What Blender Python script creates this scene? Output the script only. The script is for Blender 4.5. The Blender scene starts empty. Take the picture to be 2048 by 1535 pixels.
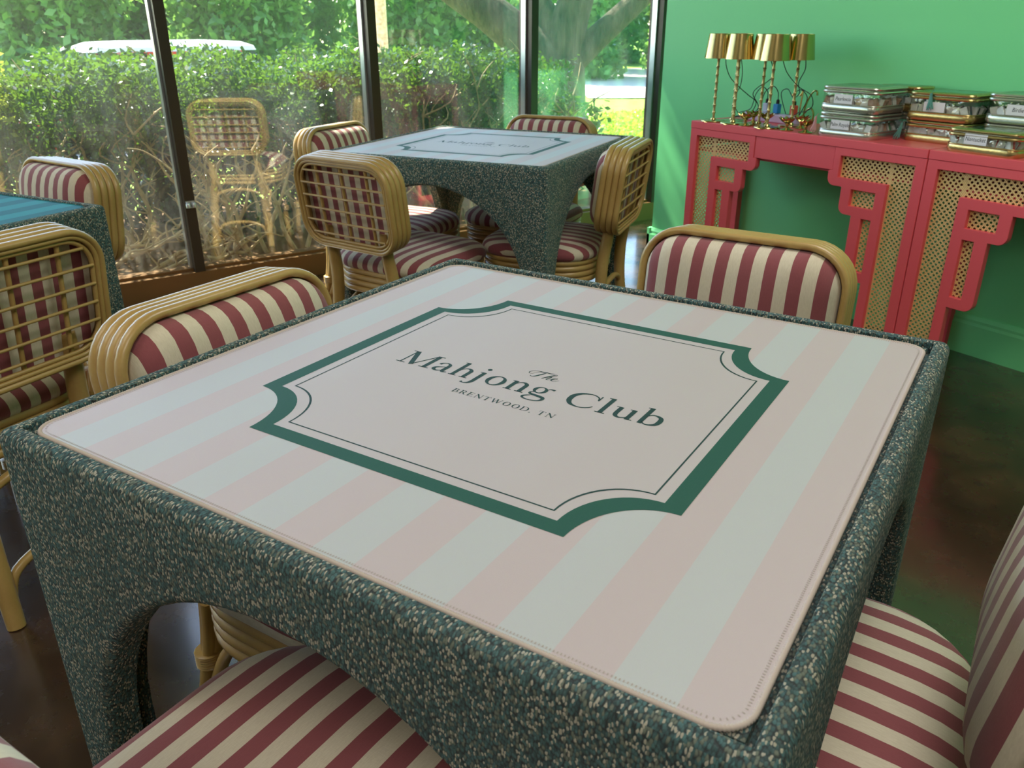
import bpy, bmesh, math, random
import numpy as np
from mathutils import Vector, Matrix

random.seed(7)
rng = np.random.default_rng(7)
SC = bpy.context.scene
COL = SC.collection
PI = math.pi
R = math.radians

# ================================================================ camera, sky, sun, lamps, exposure
CAM = (0.74390, -0.52784, 1.15048)
RW = [(0.560128, 0.828404, -0.001744), (0.333875, -0.227676, -0.914708), (-0.758145, 0.511772, -0.404112)]
cd = bpy.data.cameras.new('camera')
cd.sensor_width = 36.0
cd.lens = 1635.18 / 2048 * 36
cd.clip_start = 0.02
cd.clip_end = 300
cd.dof.use_dof = True
cd.dof.focus_distance = 1.05
cd.dof.aperture_fstop = 16
cam = bpy.data.objects.new('camera', cd)
M = Matrix(((RW[0][0], -RW[1][0], -RW[2][0], CAM[0]),
            (RW[0][1], -RW[1][1], -RW[2][1], CAM[1]),
            (RW[0][2], -RW[1][2], -RW[2][2], CAM[2]), (0, 0, 0, 1)))
cam.matrix_world = M
COL.objects.link(cam)
SC.camera = cam

SUN_EL, SUN_AZ = 51.0, 190.0        # azimuth: direction the sun stands in, counter-clockwise from +X
world = bpy.data.worlds.new('world')
SC.world = world
world.use_nodes = True
wn = world.node_tree
bg = wn.nodes['Background']
sky = wn.nodes.new('ShaderNodeTexSky')
sky.sky_type = 'NISHITA'
sky.sun_disc = False
sky.sun_elevation = R(SUN_EL)
sky.sun_rotation = R(90 - SUN_AZ)
sky.air_density = 1.0
sky.dust_density = 0.4
wn.links.new(sky.outputs[0], bg.inputs[0])
bg.inputs[1].default_value = 0.58

sl = bpy.data.lights.new('sun', 'SUN')
sl.energy = 14.0
sl.angle = R(0.6)
sl.color = (1.0, 0.93, 0.78)
so = bpy.data.objects.new('sun', sl)
sd = Vector((math.cos(R(SUN_AZ)) * math.cos(R(SUN_EL)), math.sin(R(SUN_AZ)) * math.cos(R(SUN_EL)), math.sin(R(SUN_EL))))
so.rotation_euler = sd.to_track_quat('Z', 'Y').to_euler()
so.location = (-8, 5, 12)
COL.objects.link(so)


def area(name, loc, sx, sy, energy, color):
    l = bpy.data.lights.new(name, 'AREA')
    l.shape = 'RECTANGLE'
    l.size = sx
    l.size_y = sy
    l.energy = energy
    l.color = color
    o = bpy.data.objects.new(name, l)
    o.location = loc
    COL.objects.link(o)
    return o


# ceiling panels of the room
area('ceiling_lamp', (1.6, -1.2, 2.74), 1.2, 1.2, 20, (1.0, 0.95, 0.86))
area('ceiling_lamp', (-1.0, -1.9, 2.74), 1.2, 1.2, 14, (1.0, 0.92, 0.80))
area('ceiling_lamp', (0.2, 1.1, 2.74), 1.0, 1.0, 18, (1.0, 0.97, 0.92))

SC.view_settings.view_transform = 'Standard'
SC.view_settings.look = 'None'
SC.view_settings.exposure = 0.55
SC.view_settings.gamma = 1.0
SC.view_settings.use_curve_mapping = False
SC.cycles.max_bounces = 10
SC.cycles.diffuse_bounces = 4
SC.cycles.glossy_bounces = 4
SC.cycles.transparent_max_bounces = 24
SC.cycles.caustics_reflective = False
SC.cycles.caustics_refractive = False
SC.cycles.sample_clamp_indirect = 6
SC.cycles.use_denoising = True


# ================================================================ helpers
def tag(o, label=None, cat=None, group=None, kind=None):
    if label: o['label'] = label
    if cat: o['category'] = cat
    if group: o['group'] = group
    if kind: o['kind'] = kind
    return o


def link(name, data, parent=None, loc=None):
    o = bpy.data.objects.new(name, data)
    COL.objects.link(o)
    if parent is not None: o.parent = parent
    if loc is not None: o.location = loc
    return o


def empty(name, loc=(0, 0, 0), rz=0, label=None, cat=None, group=None):
    o = link(name, None, None, loc)
    o.rotation_euler = (0, 0, rz)
    return tag(o, label, cat, group)


class MB:
    """collects polygons and links them as one mesh object"""
    def __init__(self):
        self.v, self.f, self.mi = [], [], []

    def add(self, vs, fs, mi=0):
        n = len(self.v)
        self.v += [tuple(p) for p in vs]
        self.f += [tuple(i + n for i in f) for f in fs]
        self.mi += [mi] * len(fs)
        return self

    def box(self, x0, x1, y0, y1, z0, z1, mi=0):
        vs = [(x, y, z) for z in (z0, z1) for y in (y0, y1) for x in (x0, x1)]
        return self.add(vs, [(0, 2, 3, 1), (4, 5, 7, 6), (0, 1, 5, 4), (2, 6, 7, 3), (0, 4, 6, 2), (1, 3, 7, 5)], mi)

    def tube(self, pts, r, n=10, closed=False, mi=0, caps=True, flat=1.0):
        P = [Vector(p) for p in pts]
        m = len(P)
        rr = r if isinstance(r, (list, tuple)) else [r] * m
        T = []
        for i in range(m):
            a = P[(i - 1) % m] if (closed or i > 0) else P[i]
            b = P[(i + 1) % m] if (closed or i < m - 1) else P[i]
            T.append((b - a).normalized())
        up = Vector((0, 0, 1)) if abs(T[0].z) < .9 else Vector((0, 1, 0))
        nrm = (up - T[0] * up.dot(T[0])).normalized()
        vs = []
        N0 = []
        for i in range(m):
            nrm = (nrm - T[i] * nrm.dot(T[i])).normalized()
            N0.append(nrm.copy())
        for i in range(m):
            nn, bb = N0[i], T[i].cross(N0[i])
            for k in range(n):
                a = 2 * PI * k / n
                vs.append(P[i] + (nn * math.cos(a) + bb * math.sin(a) * flat) * rr[i])
        fs = []
        for i in range(m if closed else m - 1):
            j = (i + 1) % m
            for k in range(n):
                l = (k + 1) % n
                fs.append((i * n + k, i * n + l, j * n + l, j * n + k))
        if not closed and caps:
            fs.append(tuple(range(n))[::-1])
            fs.append(tuple((m - 1) * n + k for k in range(n)))
        return self.add(vs, fs, mi)

    def lathe(self, prof, n=24, c=(0, 0, 0), mi=0, seg=None):
        vs = []
        for (r, z) in prof:
            for k in range(n):
                a = 2 * PI * k / n
                vs.append((c[0] + r * math.cos(a), c[1] + r * math.sin(a), c[2] + z))
        fs = []
        for i in range(len(prof) - 1):
            for k in range(n):
                l = (k + 1) % n
                fs.append((i * n + k, i * n + l, (i + 1) * n + l, (i + 1) * n + k))
        return self.add(vs, fs, mi)

    def rings(self, rings, closed_top=True, closed_bot=True, mi=0):
        n = len(rings[0])
        vs = [p for r in rings for p in r]
        fs = []
        for i in range(len(rings) - 1):
            for k in range(n):
                l = (k + 1) % n
                fs.append((i * n + k, i * n + l, (i + 1) * n + l, (i + 1) * n + k))
        if closed_bot: fs.append(tuple(range(n))[::-1])
        if closed_top: fs.append(tuple((len(rings) - 1) * n + k for k in range(n)))
        return self.add(vs, fs, mi)

    def mesh(self, name, mats, smooth=True):
        me = bpy.data.meshes.new(name)
        me.from_pydata(self.v, [], self.f)
        for m in (mats if isinstance(mats, (list, tuple)) else [mats]):
            me.materials.append(m)
        if any(self.mi): me.polygons.foreach_set('material_index', self.mi)
        if smooth: me.polygons.foreach_set('use_smooth', [True] * len(me.polygons))
        me.update()
        return me

    def build(self, name, mats, parent=None, loc=None, smooth=True):
        o = link(name, self.mesh(name, mats, smooth), parent, loc)
        if smooth:
            try:
                with_angle(o.data)
            except Exception:
                pass
        return o


def with_angle(me, ang=38):
    """sharp edges where faces meet at an angle, so boxes stay crisp and tubes smooth"""
    bm = bmesh.new()
    bm.from_mesh(me)
    for e in bm.edges:
        if len(e.link_faces) == 2:
            e.smooth = e.calc_face_angle(0) < R(ang)
    bm.to_mesh(me)
    bm.free()


def bevel(o, w, seg=2, ang=40):
    m = o.modifiers.new('bevel', 'BEVEL')
    m.width = w
    m.segments = seg
    m.limit_method = 'ANGLE'
    m.angle_limit = R(ang)
    m.harden_normals = False
    return o


def smoothpts(pts, k=6, closed=False):
    P = [np.array(p, float) for p in pts]
    n = len(P)
    out = []
    rng_ = range(n if closed else n - 1)
    for i in rng_:
        p0 = P[(i - 1) % n] if (closed or i > 0) else P[0]
        p1 = P[i]
        p2 = P[(i + 1) % n]
        p3 = P[(i + 2) % n] if (closed or i < n - 2) else P[n - 1]
        for s in range(k):
            t = s / k
            out.append(0.5 * ((2 * p1) + (-p0 + p2) * t + (2 * p0 - 5 * p1 + 4 * p2 - p3) * t * t + (-p0 + 3 * p1 - 3 * p2 + p3) * t ** 3))
    if not closed: out.append(P[-1])
    return out


def rrect(hx, hy, r, k=8):
    """rounded rectangle outline, counter-clockwise"""
    out = []
    for (cx, cy, a0) in ((hx - r, hy - r, 0), (-hx + r, hy - r, 90), (-hx + r, -hy + r, 180), (hx - r, -hy + r, 270)):
        for i in range(k + 1):
            a = R(a0 + 90 * i / k)
            out.append((cx + r * math.cos(a), cy + r * math.sin(a)))
    # extra points on the straights keep shading even
    res = []
    n = len(out)
    for i in range(n):
        a, b = out[i], out[(i + 1) % n]
        res.append(a)
        d = math.hypot(b[0] - a[0], b[1] - a[1])
        m = 7 if d > 1e-5 and i % (k + 1) == k else 1
        for j in range(1, m):
            res.append((a[0] + (b[0] - a[0]) * j / m, a[1] + (b[1] - a[1]) * j / m))
    return res


# ---------------------------------------------------------------- materials
def srgb(r, g, b):
    return tuple(((c / 255) / 12.92 if c / 255 <= .04045 else ((c / 255 + .055) / 1.055) ** 2.4) for c in (r, g, b)) + (1,)


def newmat(name, col=(.5, .5, .5, 1), rough=.5, metal=0.0, spec=.5):
    m = bpy.data.materials.new(name)
    m.use_nodes = True
    b = m.node_tree.nodes['Principled BSDF']
    b.inputs['Base Color'].default_value = col
    b.inputs['Roughness'].default_value = rough
    b.inputs['Metallic'].default_value = metal
    b.inputs['Specular IOR Level'].default_value = spec
    return m, m.node_tree, b


def N(nt, t, **kw):
    n = nt.nodes.new(t)
    for k, v in kw.items():
        setattr(n, k, v)
    return n


def val(nt, op, a, b=None, c=None, clamp=False):
    n = nt.nodes.new('ShaderNodeMath')
    n.operation = op
    n.use_clamp = clamp
    for i, x in enumerate((a, b, c)):
        if x is None: continue
        if isinstance(x, (int, float)): n.inputs[i].default_value = x
        else: nt.links.new(x, n.inputs[i])
    return n.outputs[0]


def mixc(nt, f, a, b):
    n = nt.nodes.new('ShaderNodeMix')
    n.data_type = 'RGBA'
    for s, x in ((n.inputs[0], f), (n.inputs[6], a), (n.inputs[7], b)):
        if isinstance(x, (int, float)): s.default_value = x
        elif isinstance(x, tuple): s.default_value = x
        else: nt.links.new(x, s)
    return n.outputs[2]


def noise(nt, vec, scale, detail=3, rough=.5):
    n = nt.nodes.new('ShaderNodeTexNoise')
    n.inputs['Scale'].default_value = scale
    n.inputs['Detail'].default_value = detail
    n.inputs['Roughness'].default_value = rough
    if vec is not None: nt.links.new(vec, n.inputs['Vector'])
    return n.outputs[0]


def bump(nt, b, h, strength=.3, dist=.002):
    n = nt.nodes.new('ShaderNodeBump')
    n.inputs['Strength'].default_value = strength
    n.inputs['Distance'].default_value = dist
    nt.links.new(h, n.inputs['Height'])
    nt.links.new(n.outputs[0], b.inputs['Normal'])
    return n


def objco(nt, scale=(1, 1, 1)):
    t = nt.nodes.new('ShaderNodeTexCoord')
    m = nt.nodes.new('ShaderNodeMapping')
    m.inputs['Scale'].default_value = scale
    nt.links.new(t.outputs['Object'], m.inputs[0])
    return m.outputs[0]


def ramp(nt, f, stops):
    n = nt.nodes.new('ShaderNodeValToRGB')
    cr = n.color_ramp
    while len(cr.elements) < len(stops): cr.elements.new(.5)
    for e, (p, c) in zip(cr.elements, stops):
        e.position = p
        e.color = c
    nt.links.new(f, n.inputs[0])
    return n.outputs[0]


# rattan cane: honey coloured, lengthwise streaks, slightly glossy
def mk_rattan():
    m, nt, b = newmat('rattan', rough=.36)
    co = objco(nt, (8, 8, 8))
    f = noise(nt, co, 1.2, 2)
    f2 = noise(nt, objco(nt, (1, 1, 1)), 160, 2)
    c = ramp(nt, f, [(.2, srgb(176, 142, 82)), (.55, srgb(190, 156, 94)), (.9, srgb(204, 172, 110))])
    c = mixc(nt, val(nt, 'MULTIPLY', f2, .22), c, srgb(140, 104, 50))
    nt.links.new(c, b.inputs['Base Color'])
    b.inputs['Coat Weight'].default_value = .25
    b.inputs['Coat Roughness'].default_value = .25
    bump(nt, b, f2, .12, .001)
    return m


# striped upholstery: burgundy and oat bars along one local axis
def mk_stripe(period=.0458):
    m, nt, b = newmat('striped_fabric', rough=.85, spec=.25)
    t = N(nt, 'ShaderNodeTexCoord')
    sx = N(nt, 'ShaderNodeSeparateXYZ')
    nt.links.new(t.outputs['Object'], sx.inputs[0])
    wob = val(nt, 'MULTIPLY', val(nt, 'SUBTRACT', noise(nt, t.outputs['Object'], 9, 1), .5), .003)
    x = val(nt, 'ADD', sx.outputs[0], wob)
    fr = val(nt, 'FRACT', val(nt, 'ADD', val(nt, 'DIVIDE', x, period), 100.25))
    st = val(nt, 'GREATER_THAN', fr, .5)
    co = objco(nt, (1, 1, 1))
    g = noise(nt, objco(nt, (900, 120, 120)), 1, 2)
    g2 = noise(nt, objco(nt, (120, 700, 700)), 1, 2)
    cream = mixc(nt, val(nt, 'MULTIPLY', g, .55), srgb(226, 214, 192), srgb(180, 164, 138))
    burg = mixc(nt, val(nt, 'MULTIPLY', g, .45), srgb(150, 82, 86), srgb(116, 58, 64))
    c = mixc(nt, st, cream, burg)
    nt.links.new(c, b.inputs['Base Color'])
    b.inputs['Sheen Weight'].default_value = .25
    bump(nt, b, val(nt, 'ADD', g, g2), .25, .0006)
    return m


# nubby teal and cream boucle on the table bodies; works on the UV map, which is in metres
def mk_boucle():
    m, nt, b = newmat('boucle', rough=.92, spec=.2)
    uv = N(nt, 'ShaderNodeUVMap')
    mp = N(nt, 'ShaderNodeMapping')
    mp.inputs['Scale'].default_value = (1 / .0022, 1 / .0042, 1)
    mp.inputs['Rotation'].default_value = (0, 0, R(14))
    nt.links.new(uv.outputs[0], mp.inputs[0])
    v = N(nt, 'ShaderNodeTexVoronoi', voronoi_dimensions='2D')
    v.inputs['Scale'].default_value = 1
    v.inputs['Randomness'].default_value = .8
    wn_ = N(nt, 'ShaderNodeTexNoise')
    wn_.inputs['Scale'].default_value = .9
    wn_.inputs['Detail'].default_value = 3
    nt.links.new(mp.outputs[0], wn_.inputs['Vector'])
    wa = N(nt, 'ShaderNodeVectorMath', operation='MULTIPLY_ADD')
    wa.inputs[1].default_value = (1.1, .8, 0)
    nt.links.new(wn_.outputs['Color'], wa.inputs[0])
    nt.links.new(mp.outputs[0], wa.inputs[2])
    nt.links.new(wa.outputs[0], v.inputs['Vector'])
    sep = N(nt, 'ShaderNodeSeparateColor')
    nt.links.new(v.outputs['Color'], sep.inputs[0])
    big = noise(nt, uv.outputs[0], 14, 2)
    th = val(nt, 'SUBTRACT', .89, val(nt, 'MULTIPLY', big, .22))
    core = val(nt, 'SUBTRACT', 1.0, val(nt, 'MULTIPLY', v.outputs['Distance'], 1.15), clamp=True)
    gap = val(nt, 'SUBTRACT', .62, core, clamp=True)
    cream = val(nt, 'MULTIPLY', val(nt, 'GREATER_THAN', sep.outputs[0], th),
                val(nt, 'GREATER_THAN', core, .50))
    dk = mixc(nt, sep.outputs[1], srgb(42, 82, 84), srgb(96, 150, 150))
    dk = mixc(nt, val(nt, 'GREATER_THAN', sep.outputs[2], .72), dk, srgb(142, 152, 132))
    dk = mixc(nt, val(nt, 'MULTIPLY', gap, 2.2, None, True), dk, srgb(12, 30, 32))  # shade between the nubs put into the colour
    c = mixc(nt, cream, dk, srgb(236, 226, 204))
    fm = N(nt, 'ShaderNodeMapping')
    fm.inputs['Scale'].default_value = (2.6, .9, 1)
    nt.links.new(mp.outputs[0], fm.inputs[0])
    fib = noise(nt, fm.outputs[0], 2.4, 4, .75)
    fs_ = val(nt, 'MULTIPLY', val(nt, 'SUBTRACT', fib, .38, clamp=True), 2.2, None, True)
    c = mixc(nt, val(nt, 'MULTIPLY', fs_, .38), c, srgb(24, 48, 50))
    nt.links.new(c, b.inputs['Base Color'])
    h = val(nt, 'ADD', core, val(nt, 'MULTIPLY', cream, .9))
    b.inputs['Sheen Weight'].default_value = .2
    bump(nt, b, val(nt, 'ADD', h, val(nt, 'MULTIPLY', fib, 1.6)), .9, .0020)
    return m


# printed playing mat: wide pale stripes across local X
def mk_mat(name, c1, c2, sp=.45, rough=.5):
    m, nt, b = newmat(name, rough=rough, spec=sp)
    t = N(nt, 'ShaderNodeTexCoord')
    sx = N(nt, 'ShaderNodeSeparateXYZ')
    nt.links.new(t.outputs['Object'], sx.inputs[0])
    W = .1735 * .267
    fr = val(nt, 'FRACT', val(nt, 'ADD', val(nt, 'DIVIDE', sx.outputs[0], 2 * W), 100.25))
    st = val(nt, 'LESS_THAN', fr, .5)
    g = noise(nt, t.outputs['Object'], 1100, 2)
    c = mixc(nt, st, c1, c2)
    c = mixc(nt, val(nt, 'MULTIPLY', g, .12), c, (.25, .22, .22, 1))
    nt.links.new(c, b.inputs['Base Color'])
    fold = noise(nt, objco(nt, (9, 1.6, 1)), 1.3, 1)
    bump(nt, b, val(nt, 'ADD', val(nt, 'MULTIPLY', g, .05), fold), .12, .012)
    return m


PINK = srgb(196, 179, 180)
PALE = srgb(190, 190, 191)


def plainfab(name, col, rough=.5, spec=.45):
    m, nt, b = newmat(name, col, rough, 0, spec)
    g = noise(nt, objco(nt), 1100, 2)
    c = mixc(nt, val(nt, 'MULTIPLY', g, .12), col, (.25, .22, .22, 1))
    nt.links.new(c, b.inputs['Base Color'])
    fold = noise(nt, objco(nt, (9, 1.6, 1)), 1.3, 1)
    bump(nt, b, fold, .12, .012)
    return m


def mk_paint(name, col, rough=.5, n_s=60, bs=.05):
    m, nt, b = newmat(name, col, rough, 0, .4)
    g = noise(nt, objco(nt), n_s, 4)
    big = noise(nt, objco(nt), 1.3, 2)
    c = mixc(nt, val(nt, 'MULTIPLY', big, .12), col, tuple(x * .8 for x in col[:3]) + (1,))
    nt.links.new(c, b.inputs['Base Color'])
    bump(nt, b, g, bs, .002)
    return m


def mk_floor():
    m, nt, b = newmat('stained_concrete', rough=.3, spec=.5)
    co = objco(nt)
    a = noise(nt, co, 2.2, 6, .62)
    f = noise(nt, co, 9, 6, .7)
    c = ramp(nt, a, [(.3, srgb(36, 27, 21)), (.5, srgb(62, 44, 31)), (.62, srgb(90, 64, 44)), (.8, srgb(66, 46, 33))])
    c = mixc(nt, val(nt, 'MULTIPLY', f, .45), c, srgb(42, 34, 28))
    w = noise(nt, objco(nt, (3, 11, 3)), 3.2, 8, .72)
    scr = val(nt, 'MULTIPLY', val(nt, 'GREATER_THAN', w, .70), .55)
    c = mixc(nt, scr, c, srgb(140, 112, 84))
    nt.links.new(c, b.inputs['Base Color'])
    rr = val(nt, 'ADD', val(nt, 'MULTIPLY', f, .25), .14)
    nt.links.new(rr, b.inputs['Roughness'])
    b.inputs['Coat Weight'].default_value = .9
    b.inputs['Coat Roughness'].default_value = .14
    bump(nt, b, a, .08, .01)
    return m


def mk_leaf(name, c1, c2, trans, hue_obj=False):
    m = bpy.data.materials.new(name)
    m.use_nodes = True
    nt = m.node_tree
    nt.nodes.clear()
    out = N(nt, 'ShaderNodeOutputMaterial')
    geo = N(nt, 'ShaderNodeNewGeometry')
    col = ramp(nt, geo.outputs['Random Per Island'], [(0, c1), (1, c2)])
    p = N(nt, 'ShaderNodeBsdfPrincipled')
    p.inputs['Roughness'].default_value = .28
    p.inputs['Specular IOR Level'].default_value = .6
    nt.links.new(col, p.inputs['Base Color'])
    tr = N(nt, 'ShaderNodeBsdfTranslucent')
    tc = mixc(nt, .55, col, trans)
    nt.links.new(tc, tr.inputs[0])
    mx = N(nt, 'ShaderNodeMixShader')
    mx.inputs[0].default_value = .42
    nt.links.new(p.outputs[0], mx.inputs[1])
    nt.links.new(tr.outputs[0], mx.inputs[2])
    nt.links.new(mx.outputs[0], out.inputs[0])
    return m


def schlick(nt, r0, normal=None):
    g = N(nt, 'ShaderNodeNewGeometry')
    d = nt.nodes.new('ShaderNodeVectorMath')
    d.operation = 'DOT_PRODUCT'
    nt.links.new(normal if normal is not None else g.outputs['Normal'], d.inputs[0])
    nt.links.new(g.outputs['Incoming'], d.inputs[1])
    c = val(nt, 'SUBTRACT', 1.0, val(nt, 'ABSOLUTE', d.outputs['Value']), clamp=True)
    return val(nt, 'ADD', val(nt, 'MULTIPLY', val(nt, 'POWER', c, 5.0), 1 - r0), r0, clamp=True)


def mk_glass():
    m = bpy.data.materials.new('window_glass')
    m.use_nodes = True
    nt = m.node_tree
    nt.nodes.clear()
    out = N(nt, 'ShaderNodeOutputMaterial')
    tr = N(nt, 'ShaderNodeBsdfTransparent')
    tr.inputs[0].default_value = (.96, .98, .97, 1)
    gl = N(nt, 'ShaderNodeBsdfGlossy')
    gl.inputs['Roughness'].default_value = 0.006
    mx = N(nt, 'ShaderNodeMixShader')
    nt.links.new(schlick(nt, .105), mx.inputs[0])
    nt.links.new(tr.outputs[0], mx.inputs[1])
    nt.links.new(gl.outputs[0], mx.inputs[2])
    # film of dust and wiping marks, thickest low on the pane
    co = objco(nt)
    sx = N(nt, 'ShaderNodeSeparateXYZ')
    nt.links.new(co, sx.inputs[0])
    low = val(nt, 'SUBTRACT', 1.0, val(nt, 'MULTIPLY', sx.outputs[2], .75), clamp=True)
    n1 = noise(nt, objco(nt, (1, 2.5, 1.2)), 2.2, 6, .65)
    n2 = noise(nt, objco(nt, (1, 6, 14)), 14, 3, .7)
    d = val(nt, 'MULTIPLY', val(nt, 'SUBTRACT', n1, .42, clamp=True), val(nt, 'ADD', n2, .2))
    d = val(nt, 'ADD', val(nt, 'MULTIPLY', val(nt, 'MULTIPLY', d, low), .15), .006, clamp=True)
    du = N(nt, 'ShaderNodeBsdfTranslucent')
    du.inputs[0].default_value = (.8, .8, .72, 1)
    mx2 = N(nt, 'ShaderNodeMixShader')
    nt.links.new(d, mx2.inputs[0])
    nt.links.new(mx.outputs[0], mx2.inputs[1])
    nt.links.new(du.outputs[0], mx2.inputs[2])
    nt.links.new(mx2.outputs[0], out.inputs[0])
    return m


def mk_clear(name, tint, rough=.08, op=.25):
    """soft clear vinyl"""
    m = bpy.data.materials.new(name)
    m.use_nodes = True
    nt = m.node_tree
    nt.nodes.clear()
    out = N(nt, 'ShaderNodeOutputMaterial')
    tr = N(nt, 'ShaderNodeBsdfTransparent')
    tr.inputs[0].default_value = tint
    gl = N(nt, 'ShaderNodeBsdfGlossy')
    gl.inputs['Roughness'].default_value = rough
    bp = N(nt, 'ShaderNodeBump')
    bp.inputs['Strength'].default_value = .8
    bp.inputs['Distance'].default_value = .01
    nt.links.new(noise(nt, objco(nt), 22, 3), bp.inputs['Height'])
    nt.links.new(bp.outputs[0], gl.inputs['Normal'])
    f = val(nt, 'ADD', schlick(nt, .05, bp.outputs[0]), op, clamp=True)
    mx = N(nt, 'ShaderNodeMixShader')
    nt.links.new(f, mx.inputs[0])
    nt.links.new(tr.outputs[0], mx.inputs[1])
    nt.links.new(gl.outputs[0], mx.inputs[2])
    nt.links.new(mx.outputs[0], out.inputs[0])
    return m


RATTAN = mk_rattan()
STRIPE = mk_stripe()
BOUCLE = mk_boucle()
MATPINK = mk_mat('mat_pink_stripes', PALE, PINK)
MATTEAL = mk_mat('mat_teal_stripes', srgb(44, 146, 160), srgb(30, 116, 132), .15, .75)
PANEL = plainfab('mat_pink_panel', srgb(193, 181, 182))
PRINT = plainfab('mat_green_print', srgb(24, 84, 70), .62, .22)
PRINTTEAL = plainfab('mat_white_print', srgb(220, 226, 222), .55)
INK = plainfab('mat_dark_green_ink', srgb(18, 60, 56), .62, .22)
STITCH, _nt, _b = newmat('overlock_thread', srgb(196, 180, 170), .8)
_bn = val(_nt, 'SINE', val(_nt, 'MULTIPLY', N(_nt, 'ShaderNodeUVMap').outputs[0], 1.0))
STITCH2, _, _ = newmat('stitch_holes', srgb(172, 158, 150), .8)
GREEN = mk_paint('green_wall_paint', srgb(124, 226, 150), .42)
CREAMWALL = mk_paint('cream_wall_paint', srgb(206, 202, 198), .7)
CEIL = mk_paint('ceiling_paint', srgb(216, 214, 212), .8)
RED = mk_paint('red_lacquer', srgb(240, 96, 102), .34, 30, .02)
FLOOR = mk_floor()
BRONZE = mk_paint('bronze_aluminium', srgb(64, 56, 48), .38, 200, .02)
BRONZE.node_tree.nodes['Principled BSDF'].inputs['Metallic'].default_value = .35
RAIL = mk_paint('sunlit_bronze_rail', srgb(128, 96, 62), .36, 200, .02)  # bottom rail bronze with its sunlit brown put into the colour
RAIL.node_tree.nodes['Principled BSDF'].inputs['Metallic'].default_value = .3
ALU, _, _ = newmat('bright_aluminium', srgb(196, 202, 208), .3, .9)
GASKET, _, _ = newmat('black_gasket', srgb(24, 24, 26), .6)
GLASS = mk_glass()
BRASS, _nt, _b = newmat('polished_brass', srgb(196, 174, 116), .2, 1.0)
bump(_nt, _b, noise(_nt, objco(_nt), 40, 2), .05, .002)
BRASSD, _nt, _b = newmat('bamboo_brass', srgb(206, 186, 130), .36, .8)
BLACK, _, _ = newmat('black_rubber', srgb(24, 28, 28), .5)
CANE, _nt, _b = newmat('woven_cane', srgb(236, 200, 132), .55)
_w = N(_nt, 'ShaderNodeTexWave')
_w.inputs['Scale'].default_value = 90
_w.bands_direction = 'DIAGONAL'
_nt.links.new(objco(_nt), _w.inputs[0])
_nt.links.new(mixc(_nt, _w.outputs[1], srgb(212, 170, 100), srgb(242, 210, 146)), _b.inputs['Base Color'])
bump(_nt, _b, _w.outputs[1], .5, .001)
VINYL = mk_clear('clear_vinyl', (.93, .95, .95, 1), .06, .10)
SILVERTRIM, _nt, _b = newmat('silver_piping', srgb(206, 206, 190), .25, .8)
GOLDTRIM, _nt, _b = newmat('gold_piping', srgb(206, 180, 120), .25, .85)
bump(_nt, _b, noise(_nt, objco(_nt), 60, 2), .3, .002)
PAPER, _, _ = newmat('label_paper', srgb(236, 232, 232), .6)
TEXTINK, _, _ = newmat('label_ink', srgb(40, 40, 44), .6)
TILEW, _, _ = newmat('tile_white', srgb(236, 232, 220), .25)
TILEG, _, _ = newmat('tile_green', srgb(96, 150, 110), .25)
TILER, _, _ = newmat('tile_red', srgb(206, 44, 44), .25)
TILEP, _, _ = newmat('tile_tan', srgb(200, 160, 136), .25)
TILEN, _, _ = newmat('tile_navy', srgb(38, 60, 78), .25)
CARDG, _, _ = newmat('card_green', srgb(52, 128, 96), .4)
CARDP, _, _ = newmat('card_pink', srgb(226, 112, 122), .4)
TASSELP, _, _ = newmat('tassel_pink', srgb(214, 160, 156), .8)
TASSELT, _, _ = newmat('tassel_teal', srgb(96, 160, 150), .8)
PLUGW, _, _ = newmat('plug_white', srgb(206, 212, 232), .4)
PLUGB, _, _ = newmat('plug_blue', srgb(40, 140, 206), .4)
PLUGR, _, _ = newmat('plug_red', srgb(214, 80, 66), .4)
PLUGL, _, _ = newmat('plug_lilac', srgb(206, 180, 206), .5)


# ================================================================ setting
XW = -3.08          # inner face of the window frames
YG = 2.52           # green wall face
MB().box(-3.2, 3.6, -3.6, 4.3, -.12, 0).build('floor', FLOOR, smooth=False)['kind'] = 'structure'
MB().box(-3.25, 3.6, -3.6, 4.3, 2.75, 2.87).build('ceiling', CEIL, smooth=False)['kind'] = 'structure'
MB().box(-2.43, 3.6, YG, 4.3, 0, 2.75).build('wall_back', GREEN, smooth=False)['kind'] = 'structure'
MB().box(-3.2, -2.43, 4.2, 4.3, 0, 2.75).build('wall_corner', CREAMWALL, smooth=False)['kind'] = 'structure'
MB().box(3.5, 3.6, -3.6, YG, 0, 2.75).build('wall_right', CREAMWALL, smooth=False)['kind'] = 'structure'
MB().box(-3.2, 3.5, -3.7, -3.6, 0, 2.75).build('wall_front', CREAMWALL, smooth=False)['kind'] = 'structure'
# moulded baseboard on the green wall
bb = MB()
prof = [(0, 0), (-.018, 0), (-.018, .115), (-.014, .125), (-.014, .135), (-.006, .148), (0, .15)]
vs, fs = [], []
for X in (-2.448, 3.5):
    vs += [(X, YG + y, z) for y, z in prof]
n = len(prof)
fs = [(i, i + 1, n + i + 1, n + i) for i in range(n - 1)] + [tuple(range(n)), tuple(range(n, 2 * n))[::-1]]
bb.add(vs, fs)
bb.build('baseboard_back', GREEN, smooth=False)['kind'] = 'structure'
b2 = MB().box(-2.448, -2.43, YG - .018, 4.2, 0, .148)
b2.build('baseboard_left', GREEN, smooth=False)['kind'] = 'structure'

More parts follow.
